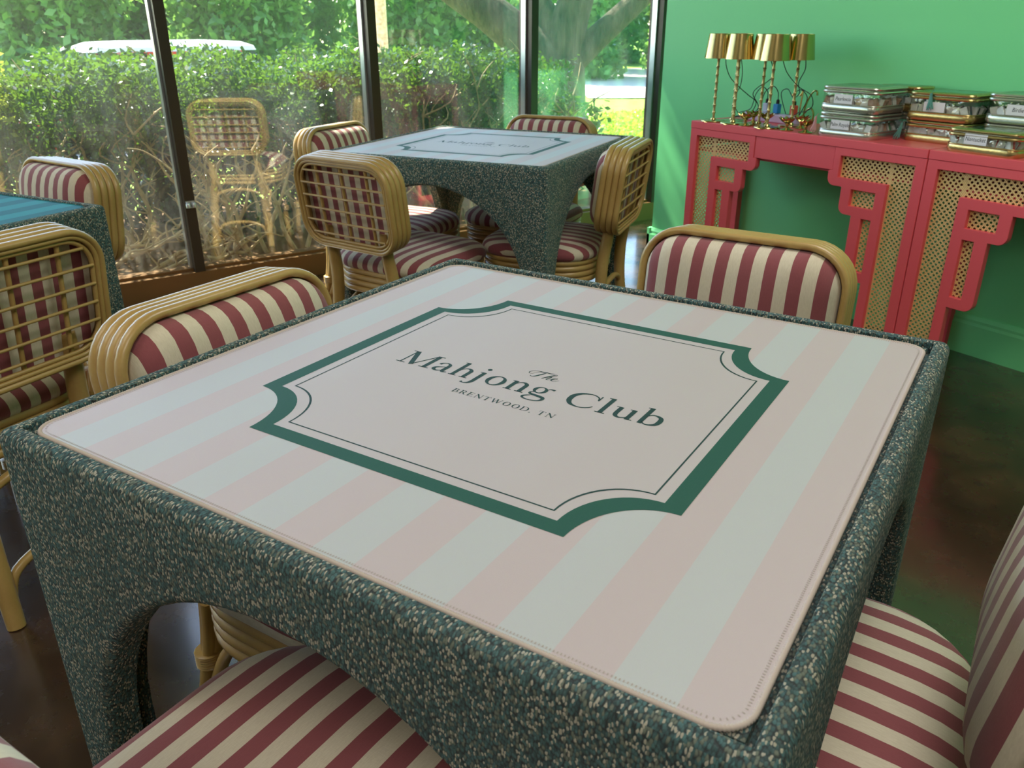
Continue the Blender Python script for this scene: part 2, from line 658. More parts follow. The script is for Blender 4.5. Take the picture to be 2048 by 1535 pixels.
# window wall: bottom rail, header, mullions, one glass pane per bay
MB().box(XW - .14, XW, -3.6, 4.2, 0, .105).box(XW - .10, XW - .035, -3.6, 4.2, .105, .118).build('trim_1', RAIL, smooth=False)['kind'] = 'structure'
MB().box(XW - .14, XW, -3.6, 4.2, 2.6, 2.75).build('trim_2', BRONZE, smooth=False)['kind'] = 'structure'
mul = [.329 + .938 * k for k in range(-4, 5)]
mi = 3
for k, y in enumerate(mul):
    if y > 4.1: continue
    t = MB().box(XW - .115, XW, y - .022, y + .022, .105, 2.6)
    o = t.build('trim_%d' % mi, BRONZE, smooth=False)
    o['kind'] = 'structure'
    MB().box(XW - .085, XW - .045, y - .032, y - .0222, .118, 2.6).build('glazing_bead', ALU, o, smooth=False)
    MB().box(XW - .085, XW - .045, y + .0222, y + .028, .118, 2.6).build('gasket', GASKET, o, smooth=False)
    mi += 1
ends = [-3.6] + mul + [4.2]
wi = 1
for a, b in zip(ends[:-1], ends[1:]):
    if b > 4.25 or a > 4.15: continue
    o = MB().box(XW - .068, XW - .062, a + .015, b - .015, .112, 2.605).build('window_%d' % wi, GLASS, smooth=False)
    o['kind'] = 'structure'
    wi += 1
# unseen overhang added outside to limit the sun patch on the floor
MB().box(XW - .75, XW - .14, -5, 6, 2.62, 2.95).build('trim_20', CREAMWALL, smooth=False)['kind'] = 'structure'
# chrome latch on the mullion
t = empty('window_latch', (XW, .329, .414), 0, 'small chrome latch on the dark window mullion left of the rattan chairs', 'latch')
lm = MB()
for s in (-.012, .012):
    lm.lathe([(0, .010), (.006, .009), (.0095, .004), (.0095, -.012), (0, -.012)], 16, (.012, s, 0))
o = lm.build('latch_knob', ALU, t)
MB().box(.0005, .004, -.02, .02, -.016, .016).build('latch_plate', ALU, t, smooth=False)


# ================================================================ tables
UNIT = .267
TH = .75


def ngon_uv(me):
    bm = bmesh.new()
    bm.from_mesh(me)
    uvl = bm.loops.layers.uv.new('UVMap')
    for f in bm.faces:
        nx, ny, nz = (abs(c) for c in f.normal)
        for l in f.loops:
            p = l.vert.co
            if nz >= nx and nz >= ny: l[uvl].uv = (p.x, p.y + 5)
            elif nx > ny: l[uvl].uv = (p.y + 2, p.z)
            else: l[uvl].uv = (p.x + 9, p.z)
    bm.to_mesh(me)
    bm.free()


def table_mesh():
    a, H, r, t, b = .4195, TH + .003, .34, .040, .3990
    zc = TH - .083 - r
    bm = bmesh.new()
    arc = 28

    def prof(hw, top):
        pts = [(-hw, 0), (-hw, top), (hw, top), (hw, 0), (r, 0)]
        pts += [(r * math.cos(PI * i / arc), zc + r * math.sin(PI * i / arc)) for i in range(arc + 1)]
        pts += [(-r, 0)]
        return pts
    for k in range(4):
        rot = Matrix.Rotation(k * PI / 2, 3, 'Z')
        outer = [bm.verts.new(rot @ Vector((x, -a, z))) for x, z in prof(a, H)]
        bm.faces.new(outer[::-1])
        inner = [bm.verts.new(rot @ Vector((x, -(a - t), z))) for x, z in prof(a - t, TH - .05)]
        bm.faces.new(inner)
        n = len(outer)
        # soffit
        for i in range(4, n - 1):
            bm.faces.new((outer[i], outer[i + 1], inner[i + 1], inner[i]))
        # feet
        bm.faces.new((outer[3], outer[4], inner[4], inner[3]))
        bm.faces.new((outer[n - 1], outer[0], inner[0], inner[n - 1]))
    # top rim, recess
    def sq(h, z): return [bm.verts.new((x * h, y * h, z)) for x, y in ((-1, -1), (1, -1), (1, 1), (-1, 1))]
    o1, i1, i2, i3, i4 = sq(a, H), sq(b, H), sq(b, TH - .014), sq(.3925, TH - .014), sq(.3925, TH - .004)
    for A, Bq in ((o1, i1), (i1, i2), (i2, i3), (i3, i4)):
        for k in range(4):
            l = (k + 1) % 4
            bm.faces.new((A[k], A[l], Bq[l], Bq[k]))
    bm.faces.new(i4)
    bm.faces.new(sq(a - t, TH - .05)[::-1])
    bmesh.ops.remove_doubles(bm, verts=bm.verts, dist=1e-5)
    bmesh.ops.recalc_face_normals(bm, faces=bm.faces)
    # soft upholstered edges
    def outer_edge(e):
        p, q = e.verts[0].co, e.verts[1].co
        on = lambda v: max(abs(v.x), abs(v.y)) > a - 1e-4
        if not (on(p) and on(q)): return False
        if max(p.z, q.z) < 1e-4: return False
        if len(e.link_faces) == 2 and e.calc_face_angle(0) > R(30): return True
        return False
    es = [e for e in bm.edges if outer_edge(e)]
    bmesh.ops.bevel(bm, geom=es, offset=.0125, segments=4, profile=.5, affect='EDGES', clamp_overlap=True)
    es = [e for e in bm.edges if all(abs(v.co.z - H) < 1e-4 and abs(max(abs(v.co.x), abs(v.co.y)) - b) < 1e-3 for v in e.verts)]
    bmesh.ops.bevel(bm, geom=es, offset=.003, segments=2, profile=.5, affect='EDGES', clamp_overlap=True)
    me = bpy.data.meshes.new('table_body')
    bm.to_mesh(me)
    bm.free()
    me.polygons.foreach_set('use_smooth', [True] * len(me.polygons))
    with_angle(me, 45)
    ngon_uv(me)
    me.materials.append(BOUCLE)
    return me


TABLE_ME = table_mesh()


# --- flat print: outlines in mat units (frame half width = 1)
def plaque(hu, hv, nu, nv, k=14):
    out = []
    for sx, sy, flip in ((1, 1, 0), (-1, 1, 1), (-1, -1, 0), (1, -1, 1)):
        arcp = []
        for i in range(k + 1):
            t = PI / 2 * i / k
            arcp.append((sx * (hu - nu * math.sin(t)), sy * (hv - nv * math.cos(t))))
        # i=0 -> (hu, hv-nv), i=k -> (hu-nu, hv)
        out += arcp[::-1] if flip else arcp
    return out


# --- hand drawn roman letters: variable width ribbons
BOLD = 1.0


def ribbon(mb, pts, ws, closed=False, k=6):
    ws = [w * BOLD for w in ws]
    P = smoothpts([(p[0], p[1], w) for p, w in zip(pts, ws)], k, closed) if len(pts) > 2 else [np.array((p[0], p[1], w)) for p, w in zip(pts, ws)]
    n = len(P)
    vs = []
    for i in range(n):
        a = P[(i - 1) % n] if (closed or i > 0) else P[i]
        b = P[(i + 1) % n] if (closed or i < n - 1) else P[i]
        d = (b - a)[:2]
        d = d / (np.hypot(*d) + 1e-9)
        nn = np.array((-d[1], d[0]))
        h = max(P[i][2], .012) / 2
        vs.append((*(P[i][:2] + nn * h), 0))
        vs.append((*(P[i][:2] - nn * h), 0))
    fs = [(2 * i, 2 * i + 1, (2 * i + 3) % (2 * n), (2 * i + 2) % (2 * n)) for i in range(n if closed else n - 1)]
    mb.add(vs, fs)


def seg(mb, x0, y0, x1, y1, w): ribbon(mb, [(x0, y0), (x1, y1)], [w, w])


def ser(mb, x0, x1, y): seg(mb, x0, y, x1, y, .025)


def ell(mb, cx, cy, rx, ry, thick, thin, k=28):
    vs = []
    thick, thin = thick * BOLD, thin * BOLD
    for i in range(k):
        t = 2 * PI * i / k
        w = thick * abs(math.cos(t)) ** 1.5 + thin * (1 - abs(math.cos(t)) ** 1.5)
        c, s = math.cos(t), math.sin(t)
        vs.append((cx + (rx) * c, cy + ry * s, 0))
        vs.append((cx + (rx - w) * c, cy + (ry - w) * s, 0))
    mb.add(vs, [(2 * i, 2 * ((i + 1) % k), 2 * ((i + 1) % k) + 1, 2 * i + 1) for i in range(k)])


def glyph(c):
    m = MB()
    tk = .082
    if c == 'M':
        seg(m, .14, 0, .14, .66, .032); ser(m, .03, .26, .0125); ser(m, .03, .2, .6475)
        seg(m, .16, .655, .43, .0, .1); seg(m, .43, .02, .73, .655, .03)
        seg(m, .755, 0, .755, .66, .09); ser(m, .63, .88, .0125); ser(m, .7, .88, .6475); return m, .9
    if c == 'a':
        ribbon(m, [(.06, .33), (.09, .40), (.18, .44), (.27, .40), (.3, .31), (.3, .08), (.335, .02), (.42, .05)], [.07, .045, .03, .06, tk, tk, .05, .02])
        ribbon(m, [(.3, .27), (.18, .225), (.08, .16), (.07, .08), (.13, .025), (.21, .035), (.3, .1)], [.02, .03, .06, .08, .05, .03, .02]); return m, .444
    if c in 'hn':
        top = .7 if c == 'h' else .44
        seg(m, .12, 0, .12, top, tk); seg(m, .03, top - .02, .13, top - .012, .025); ser(m, .03, .22, .0125)
        ribbon(m, [(.15, .31), (.22, .41), (.31, .425), (.38, .36), (.39, .25), (.39, .0)], [.02, .03, .055, .08, tk, tk]); ser(m, .3, .49, .0125); return m, .51
    if c == 'j':
        ribbon(m, [(.15, .44), (.15, .1), (.15, -.06), (.11, -.16), (.02, -.2), (-.05, -.17)], [tk, tk, tk, .06, .03, .06]); seg(m, .05, .42, .15, .43, .025)
        ell(m, .15, .62, .052, .052, .051, .051, 14); return m, .29
    if c == 'o':
        ell(m, .25, .22, .215, .235, .088, .028); return m, .5
    if c == 'g':
        ell(m, .21, .295, .155, .15, .07, .026)
        ribbon(m, [(.33, .37), (.38, .425), (.47, .42)], [.02, .035, .055])
        ribbon(m, [(.13, .17), (.08, .12), (.12, .06), (.28, .035), (.42, -.0), (.45, -.08), (.38, -.17), (.22, -.205), (.08, -.175), (.04, -.11), (.08, -.05), (.15, -.0)],
               [.02, .04, .06, .07, .075, .06, .035, .03, .04, .055, .04, .02]); return m, .5
    if c == 'C':
        ribbon(m, [(.60, .46), (.56, .57), (.45, .64), (.34, .645), (.18, .58), (.09, .44), (.08, .33), (.1, .2), (.19, .07), (.34, .015), (.46, .025), (.57, .09), (.62, .17)],
               [.03, .03, .03, .035, .07, .095, .1, .095, .07, .035, .03, .03, .02]); seg(m, .605, .44, .605, .66, .026); return m, .68
    if c == 'l':
        seg(m, .14, 0, .14, .7, tk); ser(m, .04, .24, .0125); seg(m, .04, .68, .15, .688, .025); return m, .28
    if c == 'u':
        ribbon(m, [(.12, .44), (.12, .15), (.16, .05), (.24, .018), (.33, .06), (.38, .13)], [tk, tk, .07, .04, .03, .02])
        seg(m, .39, .44, .39, 0, tk); seg(m, .02, .425, .12, .43, .025); seg(m, .3, .425, .39, .43, .025); seg(m, .39, .0125, .49, .02, .025); return m, .51
    if c == 'b':
        seg(m, .12, .0, .12, .7, tk); seg(m, .03, .68, .13, .688, .025)
        ribbon(m, [(.14, .31), (.2, .41), (.29, .43), (.40, .37), (.43, .23), (.4, .08), (.29, .012), (.2, .02), (.13, .1)], [.02, .03, .045, .075, .09, .075, .04, .03, .02]); return m, .5
    if c in 'BDRET':
        if c == 'T':
            seg(m, .3, 0, .3, .65, .08); ser(m, .2, .4, .0125); ser(m, .04, .56, .6475); seg(m, .045, .5, .045, .655, .022); seg(m, .555, .5, .555, .655, .022); return m, .62
        seg(m, .14, 0, .14, .66, .08)
        ser(m, .03, .25, .0125); ser(m, .03, .2, .6475)
        if c == 'B':
            ribbon(m, [(.14, .645), (.3, .645), (.41, .6), (.44, .5), (.4, .39), (.3, .35), (.14, .35)], [.025, .025, .05, .08, .05, .025, .025])
            ribbon(m, [(.14, .35), (.32, .35), (.47, .29), (.5, .18), (.45, .06), (.33, .0125), (.14, .0125)], [.025, .025, .05, .085, .05, .025, .025]); return m, .6
        if c == 'D':
            ribbon(m, [(.14, .645), (.35, .645), (.55, .56), (.63, .33), (.55, .1), (.35, .0125), (.14, .0125)], [.025, .025, .06, .09, .06, .025, .025]); return m, .72
        if c == 'R':
            ribbon(m, [(.14, .645), (.3, .645), (.43, .6), (.46, .5), (.42, .38), (.3, .34), (.14, .34)], [.025, .025, .05, .085, .05, .025, .025])
            seg(m, .3, .34, .54, .0, .075); ser(m, .47, .64, .0125); return m, .65
        ser(m, .03, .52, .6475); ser(m, .14, .42, .34); ser(m, .03, .55, .0125)
        seg(m, .515, .52, .515, .655, .022); seg(m, .42, .28, .42, .4, .022); seg(m, .545, 0, .545, .15, .022); return m, .6
    if c == 'N':
        seg(m, .13, 0, .13, .66, .03); ser(m, .03, .23, .0125); ser(m, .03, .18, .6475); seg(m, .13, .65, .6, .02, .09)
        seg(m, .6, 0, .6, .66, .03); ser(m, .5, .7, .6475); return m, .73
    if c == 'W':
        seg(m, .1, .655, .31, 0, .08); seg(m, .31, .02, .49, .62, .03); seg(m, .46, .655, .67, 0, .08); seg(m, .67, .02, .88, .655, .03)
        ser(m, .01, .2, .6475); ser(m, .37, .56, .6475); ser(m, .78, .97, .6475); return m, .97
    if c == 'O':
        ell(m, .36, .33, .31, .345, .092, .028); return m, .72
    if c == ',':
        ribbon(m, [(.1, .05), (.14, .0), (.12, -.06), (.07, -.11)], [.06, .08, .04, .012]); return m, .25
    return m, .27


def textmesh(s, width, x0, y0, em, bold=1.0):
    global BOLD
    BOLD = bold
    """letters set to a total width, left end at x0, baseline y0"""
    parts = [glyph(c) for c in s]
    nat = sum(a for _, a in parts) * em
    gap = (width - nat) / (len(s) - 1)
    mb = MB()
    x = x0
    for g, adv in parts:
        mb.add([(x + p[0] * em, y0 + p[1] * em, 0) for p in g.v], g.f)
        x += adv * em + gap
    return mb


def scripthe(x0, y0, em):
    global BOLD
    BOLD = 1.5
    m = MB()
    ribbon(m, [(.55, .78), (.35, .70), (.1, .72), (-.15, .62), (-.28, .42), (-.2, .26), (-.05, .3)], [.02, .05, .03, .02, .03, .02, .015])
    ribbon(m, [(-.05, .3), (.1, .55), (.4, .74), (.7, .72), (.95, .8)], [.015, .015, .03, .05, .015])
    ribbon(m, [(.52, .70), (.38, .4), (.24, .12), (.08, .0), (-.04, .06)], [.03, .07, .06, .03, .03])
    ribbon(m, [(1.05, .74), (.9, .5), (.62, .0)], [.02, .06, .04])
    ribbon(m, [(1.05, .74), (1.12, .66), (.98, .42), (.72, .16)], [.02, .02, .015, .012])
    ribbon(m, [(.7, .16), (.88, .36), (.98, .34), (.9, .14), (.86, .03), (.96, .02), (1.1, .14)], [.012, .02, .05, .05, .03, .02, .015])
    ribbon(m, [(1.1, .14), (1.28, .24), (1.32, .34), (1.24, .36), (1.14, .22), (1.12, .06), (1.22, .0), (1.38, .08), (1.5, .2)], [.015, .015, .02, .02, .05, .05, .03, .02, .012])
    return MB().add([(x0 + p[0] * em, y0 + p[1] * em, 0) for p in m.v], m.f)


def zfix(mb, z, s=UNIT):
    mb.v = [(p[0] * s, p[1] * s, z) for p in mb.v]
    return mb


MAT_PARTS = None


def mat_meshes():
    cy = -.02
    hx, hy = 1.475 * UNIT, 1.468 * UNIT
    out = rrect(hx - .002, hy - .002, .027, 8)
    m = MB().rings([[(x, y, -.0035) for x, y in out], [(x, y, 0) for x, y in out]])
    body = m
    edge = rrect(hx - .002, hy - .002, .027, 8)
    # densify the hem so the overlock stitches are real ribs
    P = [np.array((x, y)) for x, y in edge]
    dense = []
    for i in range(len(P)):
        a, b = P[i], P[(i + 1) % len(P)]
        n = max(1, int(np.hypot(*(b - a)) / .0012))
        for j in range(n): dense.append(a + (b - a) * j / n)
    rr = [.0028 if i % 2 else .0019 for i in range(len(dense))]
    if len(dense) % 2: rr[-1] = .0023
    hem = MB().tube([(p[0], p[1], -.0012) for p in dense], rr, 8, True)
    ins = rrect(hx - .0075, hy - .0075, .022, 8)
    P = [np.array((x, y)) for x, y in ins]
    st = MB()
    for i in range(len(P)):
        a, b = P[i], P[(i + 1) % len(P)]
        L = np.hypot(*(b - a))
        if L < 1e-6: continue
        d = (b - a) / L
        q = np.array((-d[1], d[0]))
        n = max(1, int(L / .0029))
        for j in range(n):
            c = a + (b - a) * (j + .5) / n
            vs = [c - d * .0005 - q * .0011, c + d * .0005 - q * .0011, c + d * .0005 + q * .0011, c - d * .0005 + q * .0011]
            st.add([(p[0], p[1], .00025) for p in vs], [(0, 1, 2, 3)])
    o1, o2 = plaque(1, .9747, .272, .316), plaque(.923, .904, .258, .29)
    pan = MB().add([(x * UNIT, y * UNIT, .00012) for x, y in o1], [tuple(range(len(o1)))])
    n = len(o1)
    band = MB().add([(x * UNIT, y * UNIT, .00024) for x, y in o1 + o2], [(i, (i + 1) % n, n + (i + 1) % n, n + i) for i in range(n)])
    l1, l2 = plaque(.877, .8585, .2475, .2755), plaque(.870, .8515, .2475, .2755)
    line = MB().add([(x * UNIT, y * UNIT, .00024) for x, y in l1 + l2], [(i, (i + 1) % n, n + (i + 1) % n, n + i) for i in range(n)])
    t1 = zfix(textmesh('Mahjong Club', 1.375, -.695, -.1, .2273, 1.12), .0003)
    t2 = zfix(textmesh('BRENTWOOD, TN', .522, -.247, -.252, .0565, 1.3), .0003)
    t3 = zfix(scripthe(-.035, .083, .096), .0003)
    return dict(body=body.mesh('mat_body', MATPINK, False), hem=hem.mesh('mat_hem', STITCH), st=st.mesh('stitching', STITCH2, False),
                pan=pan.mesh('printed_panel', PANEL, False), band=band.mesh('printed_frame', PRINT, False), line=line.mesh('printed_line', INK, False),
                t1=t1.mesh('printed_title', INK, False), t2=t2.mesh('printed_place_name', INK, False), t3=t3.mesh('printed_article', INK, False),
                tealbody=body.mesh('mat_body', MATTEAL, False), tealhem=hem.mesh('mat_hem', MATTEAL))


MM = mat_meshes()


def table(loc, rz, label, matlabel, teal=False):
    t = link('game_table', TABLE_ME, None, loc)
    t.rotation_euler = (0, 0, rz)
    tag(t, label, 'table', 'upholstered game tables')
    rot = Matrix.Rotation(rz, 3, 'Z')
    p = Vector(loc) + rot @ Vector((0, -.005 if not teal else 0, TH))
    m = empty('table_mat', p, rz, matlabel, 'table mat', 'playing mats')
    if teal:
        link('mat_cloth', MM['tealbody'], m)
        link('hem', MM['tealhem'], m)
        return t
    link('mat_cloth', MM['body'], m)
    link('hem', MM['hem'], m)
    link('stitching', MM['st'], m)['kind'] = 'stuff'
    link('printed_panel', MM['pan'], m)
    tag(link('printed_frame', MM['band'], m), 'dark green printed frame with scooped corners')
    link('printed_line', MM['line'], m)
    tag(link('printed_title', MM['t1'], m), 'dark green words Mahjong Club')
    tag(link('printed_place_name', MM['t2'], m), 'small dark green words BRENTWOOD, TN')
    tag(link('printed_article', MM['t3'], m), 'small script word The')
    return t


T1 = (Vector((0, 0, 0)), R(23.6))
T2 = (Vector((-1.846, 1.106, 0)), R(30.92))
T3 = (Vector((-1.598, -.803, 0)), R(29.0))
table(T1[0], T1[1], 'teal and cream boucle covered game table nearest the camera, arched sides', 'pink and white striped playing mat on the nearest table, words in a green frame')
table(T2[0], T2[1], 'boucle covered game table beside the windows, seen across the nearest table', 'pink striped playing mat on the far table, pale blue with sky reflection')
table(T3[0], T3[1], 'boucle covered game table cut off by the left edge, under the teal mat', 'teal striped playing mat on the table at the left edge', True)


# ================================================================ chairs
def chair_meshes():
    D = []      # (name, mesh)
    lean = R(7)
    uy, uz = -math.sin(lean), math.cos(lean)      # up direction of the back
    ny, nz = -math.cos(lean), -math.sin(lean)     # rearwards normal
    bx, bz = .202, .150                           # half width, half height of the back frame
    base = Vector((0, -.222, .515))

    def bp(x, h, nn):     # x, height above back bottom, distance rearwards
        return Vector((x, base.y + uy * h + ny * nn, base.z + uz * h + nz * nn))
    rr_ = .0105
    for i in range(4):
        o = rrect(bx - rr_ * .74, bz - rr_ * .74, .078, 8)
        D.append(('back_hoop', MB().tube([bp(x, bz + y, i * .0205) for x, y in o], rr_, 12, True, flat=.74), RATTAN))
    for q, dd in ((.0185, .064), (.0275, .060)):
        o = rrect(bx - q, bz - q, .070 - .3 * q, 8)
        D.append(('inner_hoop', MB().tube([bp(x, bz + y, dd) for x, y in o], .0052, 8, True), RATTAN))
    # horizontal reeds and uprights behind the cushion
    for k in range(6):
        h = .048 + k * .0408
        w = bx - .028 - (.020 if k in (0, 5) else 0)
        D.append(('reed', MB().tube([bp(-w, h, .064), bp(0, h, .065), bp(w, h, .064)], .0036, 8), RATTAN))
    for x in (-.105, .0, .105):
        D.append(('upright', MB().tube([bp(x, .028, .055), bp(x, .15, .055), bp(x, .272, .055)], .0052, 8), RATTAN))
    # back cushion
    ring = []
    for s, d in ((1.0, .034), (1.0, .014), (.995, .0), (.975, -.014), (.93, -.026), (.86, -.036), (.74, -.044), (.55, -.050), (.3, -.053), (.08, -.054)):
        o = [(x * s, y * s) for x, y in rrect(bx - .0165, bz - .0165, .068, 8)]
        ring.append([bp(x, bz + y, d) for x, y in o])
    D.append(('back_cushion', MB().rings(ring), STRIPE))
    # seat
    for k in range(4):
        o = rrect(.205, .198, .125, 8)
        D.append(('seat_ring', MB().tube([(x, y, .346 + k * .0212) for x, y in o], .0116, 10, True), RATTAN))
    ring = []
    for s, z in ((.93, .412), (1.0, .418), (1.03, .427), (1.035, .437), (1.02, .447), (.985, .456), (.93, .463), (.84, .4695), (.7, .4745), (.5, .478), (.25, .480), (.05, .4805)):
        ring.append([(x * s, y * s, z) for x, y in rrect(.212, .206, .125, 8)])
    D.append(('seat_cushion', MB().rings(ring), STRIPE))
    D.append(('seat_board', MB().rings([[(x, y, .40) for x, y in rrect(.19, .185, .11, 6)], [(x, y, .412) for x, y in rrect(.19, .185, .11, 6)]]), RATTAN))
    # rear posts running down into the legs, front legs
    for s in (-1, 1):
        p = smoothpts([(s * .118, -.256, .575), (s * .12, -.252, .5), (s * .126, -.238, .40), (s * .135, -.242, .25), (s * .155, -.285, 0)], 5)
        D.append(('leg', MB().tube(p, [.0175 + .0035 * math.sin(i / len(p) * 3.1) for i in range(len(p))], 12), RATTAN))
        p = [(s * .150, .132, .40), (s * .155, .142, .2), (s * .162, .158, 0)]
        D.append(('leg', MB().tube(smoothpts(p, 4), .0155, 12), RATTAN))
        # paired rod bound to the rear leg
        p = [(s * .150, -.222, .335), (s * .150, -.236, .24), (s * .160, -.268, .10)]
        D.append(('side_rod', MB().tube(smoothpts(p, 4), .0105, 8), RATTAN))
        # side brace: arch under the seat from front leg to rear leg
        p = [(s * .163, .150, .10), (s * .160, .135, .22), (s * .158, .085, .300), (s * .155, 0, .322), (s * .15, -.09, .31), (s * .15, -.18, .26), (s * .152, -.238, .15)]
        D.append(('brace', MB().tube(smoothpts(p, 5), .0105, 8), RATTAN))
        for (x, y, z) in ((.158, .150, .12), (.146, -.246, .20)):
            w = MB().tube(smoothpts([(s * x, y, z - .004), (s * x, y, z + .010), (s * x, y, z + .024)], 6), [.0215 + .0018 * (i % 2) for i in range(13)], 14)
            D.append(('binding', w, RATTAN))
    for y, zz in ((.152, .31), (-.238, .31), (-.262, .13)):
        xs = .155 if y > 0 else .14
        p = [(-xs, y, zz - .11), (-xs * .86, y, zz - .03), (-xs * .45, y, zz), (0, y, zz + .004), (xs * .45, y, zz), (xs * .86, y, zz - .03), (xs, y, zz - .11)]
        D.append(('brace', MB().tube(smoothpts(p, 4), .0105, 8), RATTAN))
    res = []
    for nm, mb, mt in D:
        mb.v = [(p[0], p[1], p[2] * .972) for p in mb.v]
        me = mb.mesh(nm, mt)
        with_angle(me, 50)
        res.append((nm, me))
    return res


CM = chair_meshes()
CHAIR0 = None


def chair(tab, u, v, face, label, twist=0, group='rattan chairs with striped cushions'):
    """tab: table frame, u,v: seat centre in the table frame, face: where +Y looks in the table frame (deg)"""
    global CHAIR0
    rot = Matrix.Rotation(tab[1], 3, 'Z')
    p = tab[0] + rot @ Vector((u, v, 0))
    rz = tab[1] + R(face + twist)
    if CHAIR0 is None:
        CHAIR0 = empty('rattan_chair', p, rz)
        for nm, me in CM: link(nm, me, CHAIR0)
        o = CHAIR0
        kids = None
    else:
        o = CHAIR0.copy()
        COL.objects.link(o)
        o.location = p
        o.rotation_euler = (0, 0, rz)
        for ch in list(CHAIR0.children):
            c = ch.copy()
            COL.objects.link(c)
            c.parent = o
    return tag(o, label, 'chair', group)


chair(T1, .032, .462, 180, 'striped rattan chair across the nearest table, in front of the red console')
chair(T1, -.262, -.018, -90, 'striped rattan chair on the left side of the nearest table, back frame of four hoops')
chair(T1, -.020, -.426, 0, 'chair in the bottom foreground, only its striped seat shows under the table edge')
chair(T1, .335, .015, 90, 'chair at the lower right corner, striped seat and cushion of its back close to camera')
chair(T2, -.095, -.375, 0, 'rattan chair with its slatted back to camera, before the window table', -10)
chair(T2, -.395, 0, -90, 'rattan chair on the window side of the far table, hooped left edge showing')
chair(T2, .258, -.01, 90, 'rattan chair right of the far table, slatted back seen edge on by green wall', 4)
chair(T2, -.01, .37, 180, 'rattan chair behind the far table, only the top of its striped back shows against grass')
chair(T3, .36, .0, 90, 'rattan chair with slatted back at the left edge, in front of the teal mat')
chair(T3, -.125, .415, 180, 'rattan chair behind the teal mat table, striped cushion facing camera', -7)


# ================================================================ red consoles with cane panels
def frame_outline(flip=False):
    """outer shape of a fretwork leg panel: a = distance from the outer side"""
    def arc(cx, cz, r, a0, a1, k=6):
        return [(cx + r * math.cos(R(a0 + (a1 - a0) * i / k)), cz + r * math.sin(R(a0 + (a1 - a0) * i / k))) for i in range(k + 1)]
    pts = [(0, 0), (0, .735), (.353, .735), (.353, .652), (.369, .650)]
    pts += arc(.341, .626, .028, 0, -90)
    pts += [(.305, .598)] + arc(.305 - .028, .530, .028, 0, -90)
    pts += [(.248, .502)] + arc(.248 - .03, .296, .030, 0, -90)
    pts += [(.163, .266), (.163, 0)]
    return pts


HOLES = [  # cane openings (rectangles / L shape)
    [(.037, .045), (.128, .045), (.128, .630), (.327, .630), (.327, .707), (.037, .707)],
    [(.165, .535), (.265, .535), (.265, .595), (.165, .595)],
    [(.165, .303), (.206, .303), (.206, .498), (.165, .498)],
]


def panel_mesh(flip):
    """extruded fretwork: triangulate the outline with its holes, give it depth"""
    s = -1 if flip else 1
    th = .026
    bm = bmesh.new()
    loops = [frame_outline()] + HOLES
    es = []
    allv = []
    for lp in loops:
        vs = [bm.verts.new((s * a, 0, z)) for a, z in lp]
        allv.append(vs)
        for i in range(len(vs)): es.append(bm.edges.new((vs[i], vs[(i + 1) % len(vs)])))
    bmesh.ops.triangle_fill(bm, use_beauty=True, use_dissolve=False, edges=es)
    bmesh.ops.dissolve_limit(bm, angle_limit=.01, verts=bm.verts[:], edges=bm.edges[:])
    r = bmesh.ops.extrude_face_region(bm, geom=bm.faces[:])
    for v in [g for g in r['geom'] if isinstance(g, bmesh.types.BMVert)]: v.co.y += th
    bmesh.ops.recalc_face_normals(bm, faces=bm.faces[:])
    me = bpy.data.meshes.new('fretwork_panel')
    bm.to_mesh(me)
    bm.free()
    me.materials.append(RED)
    return me


def cane_mesh(rects, flip, y):
    """open weave: every cell is a ring around a real hole"""
    s = -1 if flip else 1
    P, Q, hr = .0186, .0094, .0043
    mb = MB()
    th = .0014
    for (a0, a1, z0, z1) in rects:
        j = 0
        z = z0
        while z < z1 - 1e-6:
            zt = min(z + Q, z1)
            off = (P / 2) * (j % 2)
            xx = a0 - off
            while xx < a1 - 1e-6:
                c0, c1 = max(xx, a0), min(xx + P, a1)
                if c1 - c0 > .0005:
                    full = (c1 - c0 > P * .72) and (zt - z > Q * .9)
                    if full:
                        cx, cz = (c0 + c1) / 2, (z + zt) / 2
                        outer = [(c1, cz), (c1, zt), (cx, zt), (c0, zt), (c0, cz), (c0, z), (cx, z), (c1, z)]
                        inner = [(cx + hr * 1.02 * math.cos(k * PI / 4), cz + hr * .92 * math.sin(k * PI / 4)) for k in range(8)]
                        vs = [(s * a, y, q) for a, q in outer + inner]
                        mb.add(vs, [(k, (k + 1) % 8, 8 + (k + 1) % 8, 8 + k) for k in range(8)])
                    else:
                        mb.add([(s * c0, y, z), (s * c1, y, z), (s * c1, y, zt), (s * c0, y, zt)], [(0, 1, 2, 3)])
                xx += P
            z = zt
            j += 1
    return mb


PF, PB = panel_mesh(False), panel_mesh(True)
CR = [(.034, .131, .042, .710), (.131, .330, .627, .710), (.162, .268, .532, .598), (.162, .209, .300, .501)]
CF = [cane_mesh(r, False, .017).mesh('cane_panel', CANE, False) for r in (CR[:2], CR[2:3], CR[3:])]
CB = [cane_mesh(r, True, .017).mesh('cane_panel', CANE, False) for r in (CR[:2], CR[2:3], CR[3:])]


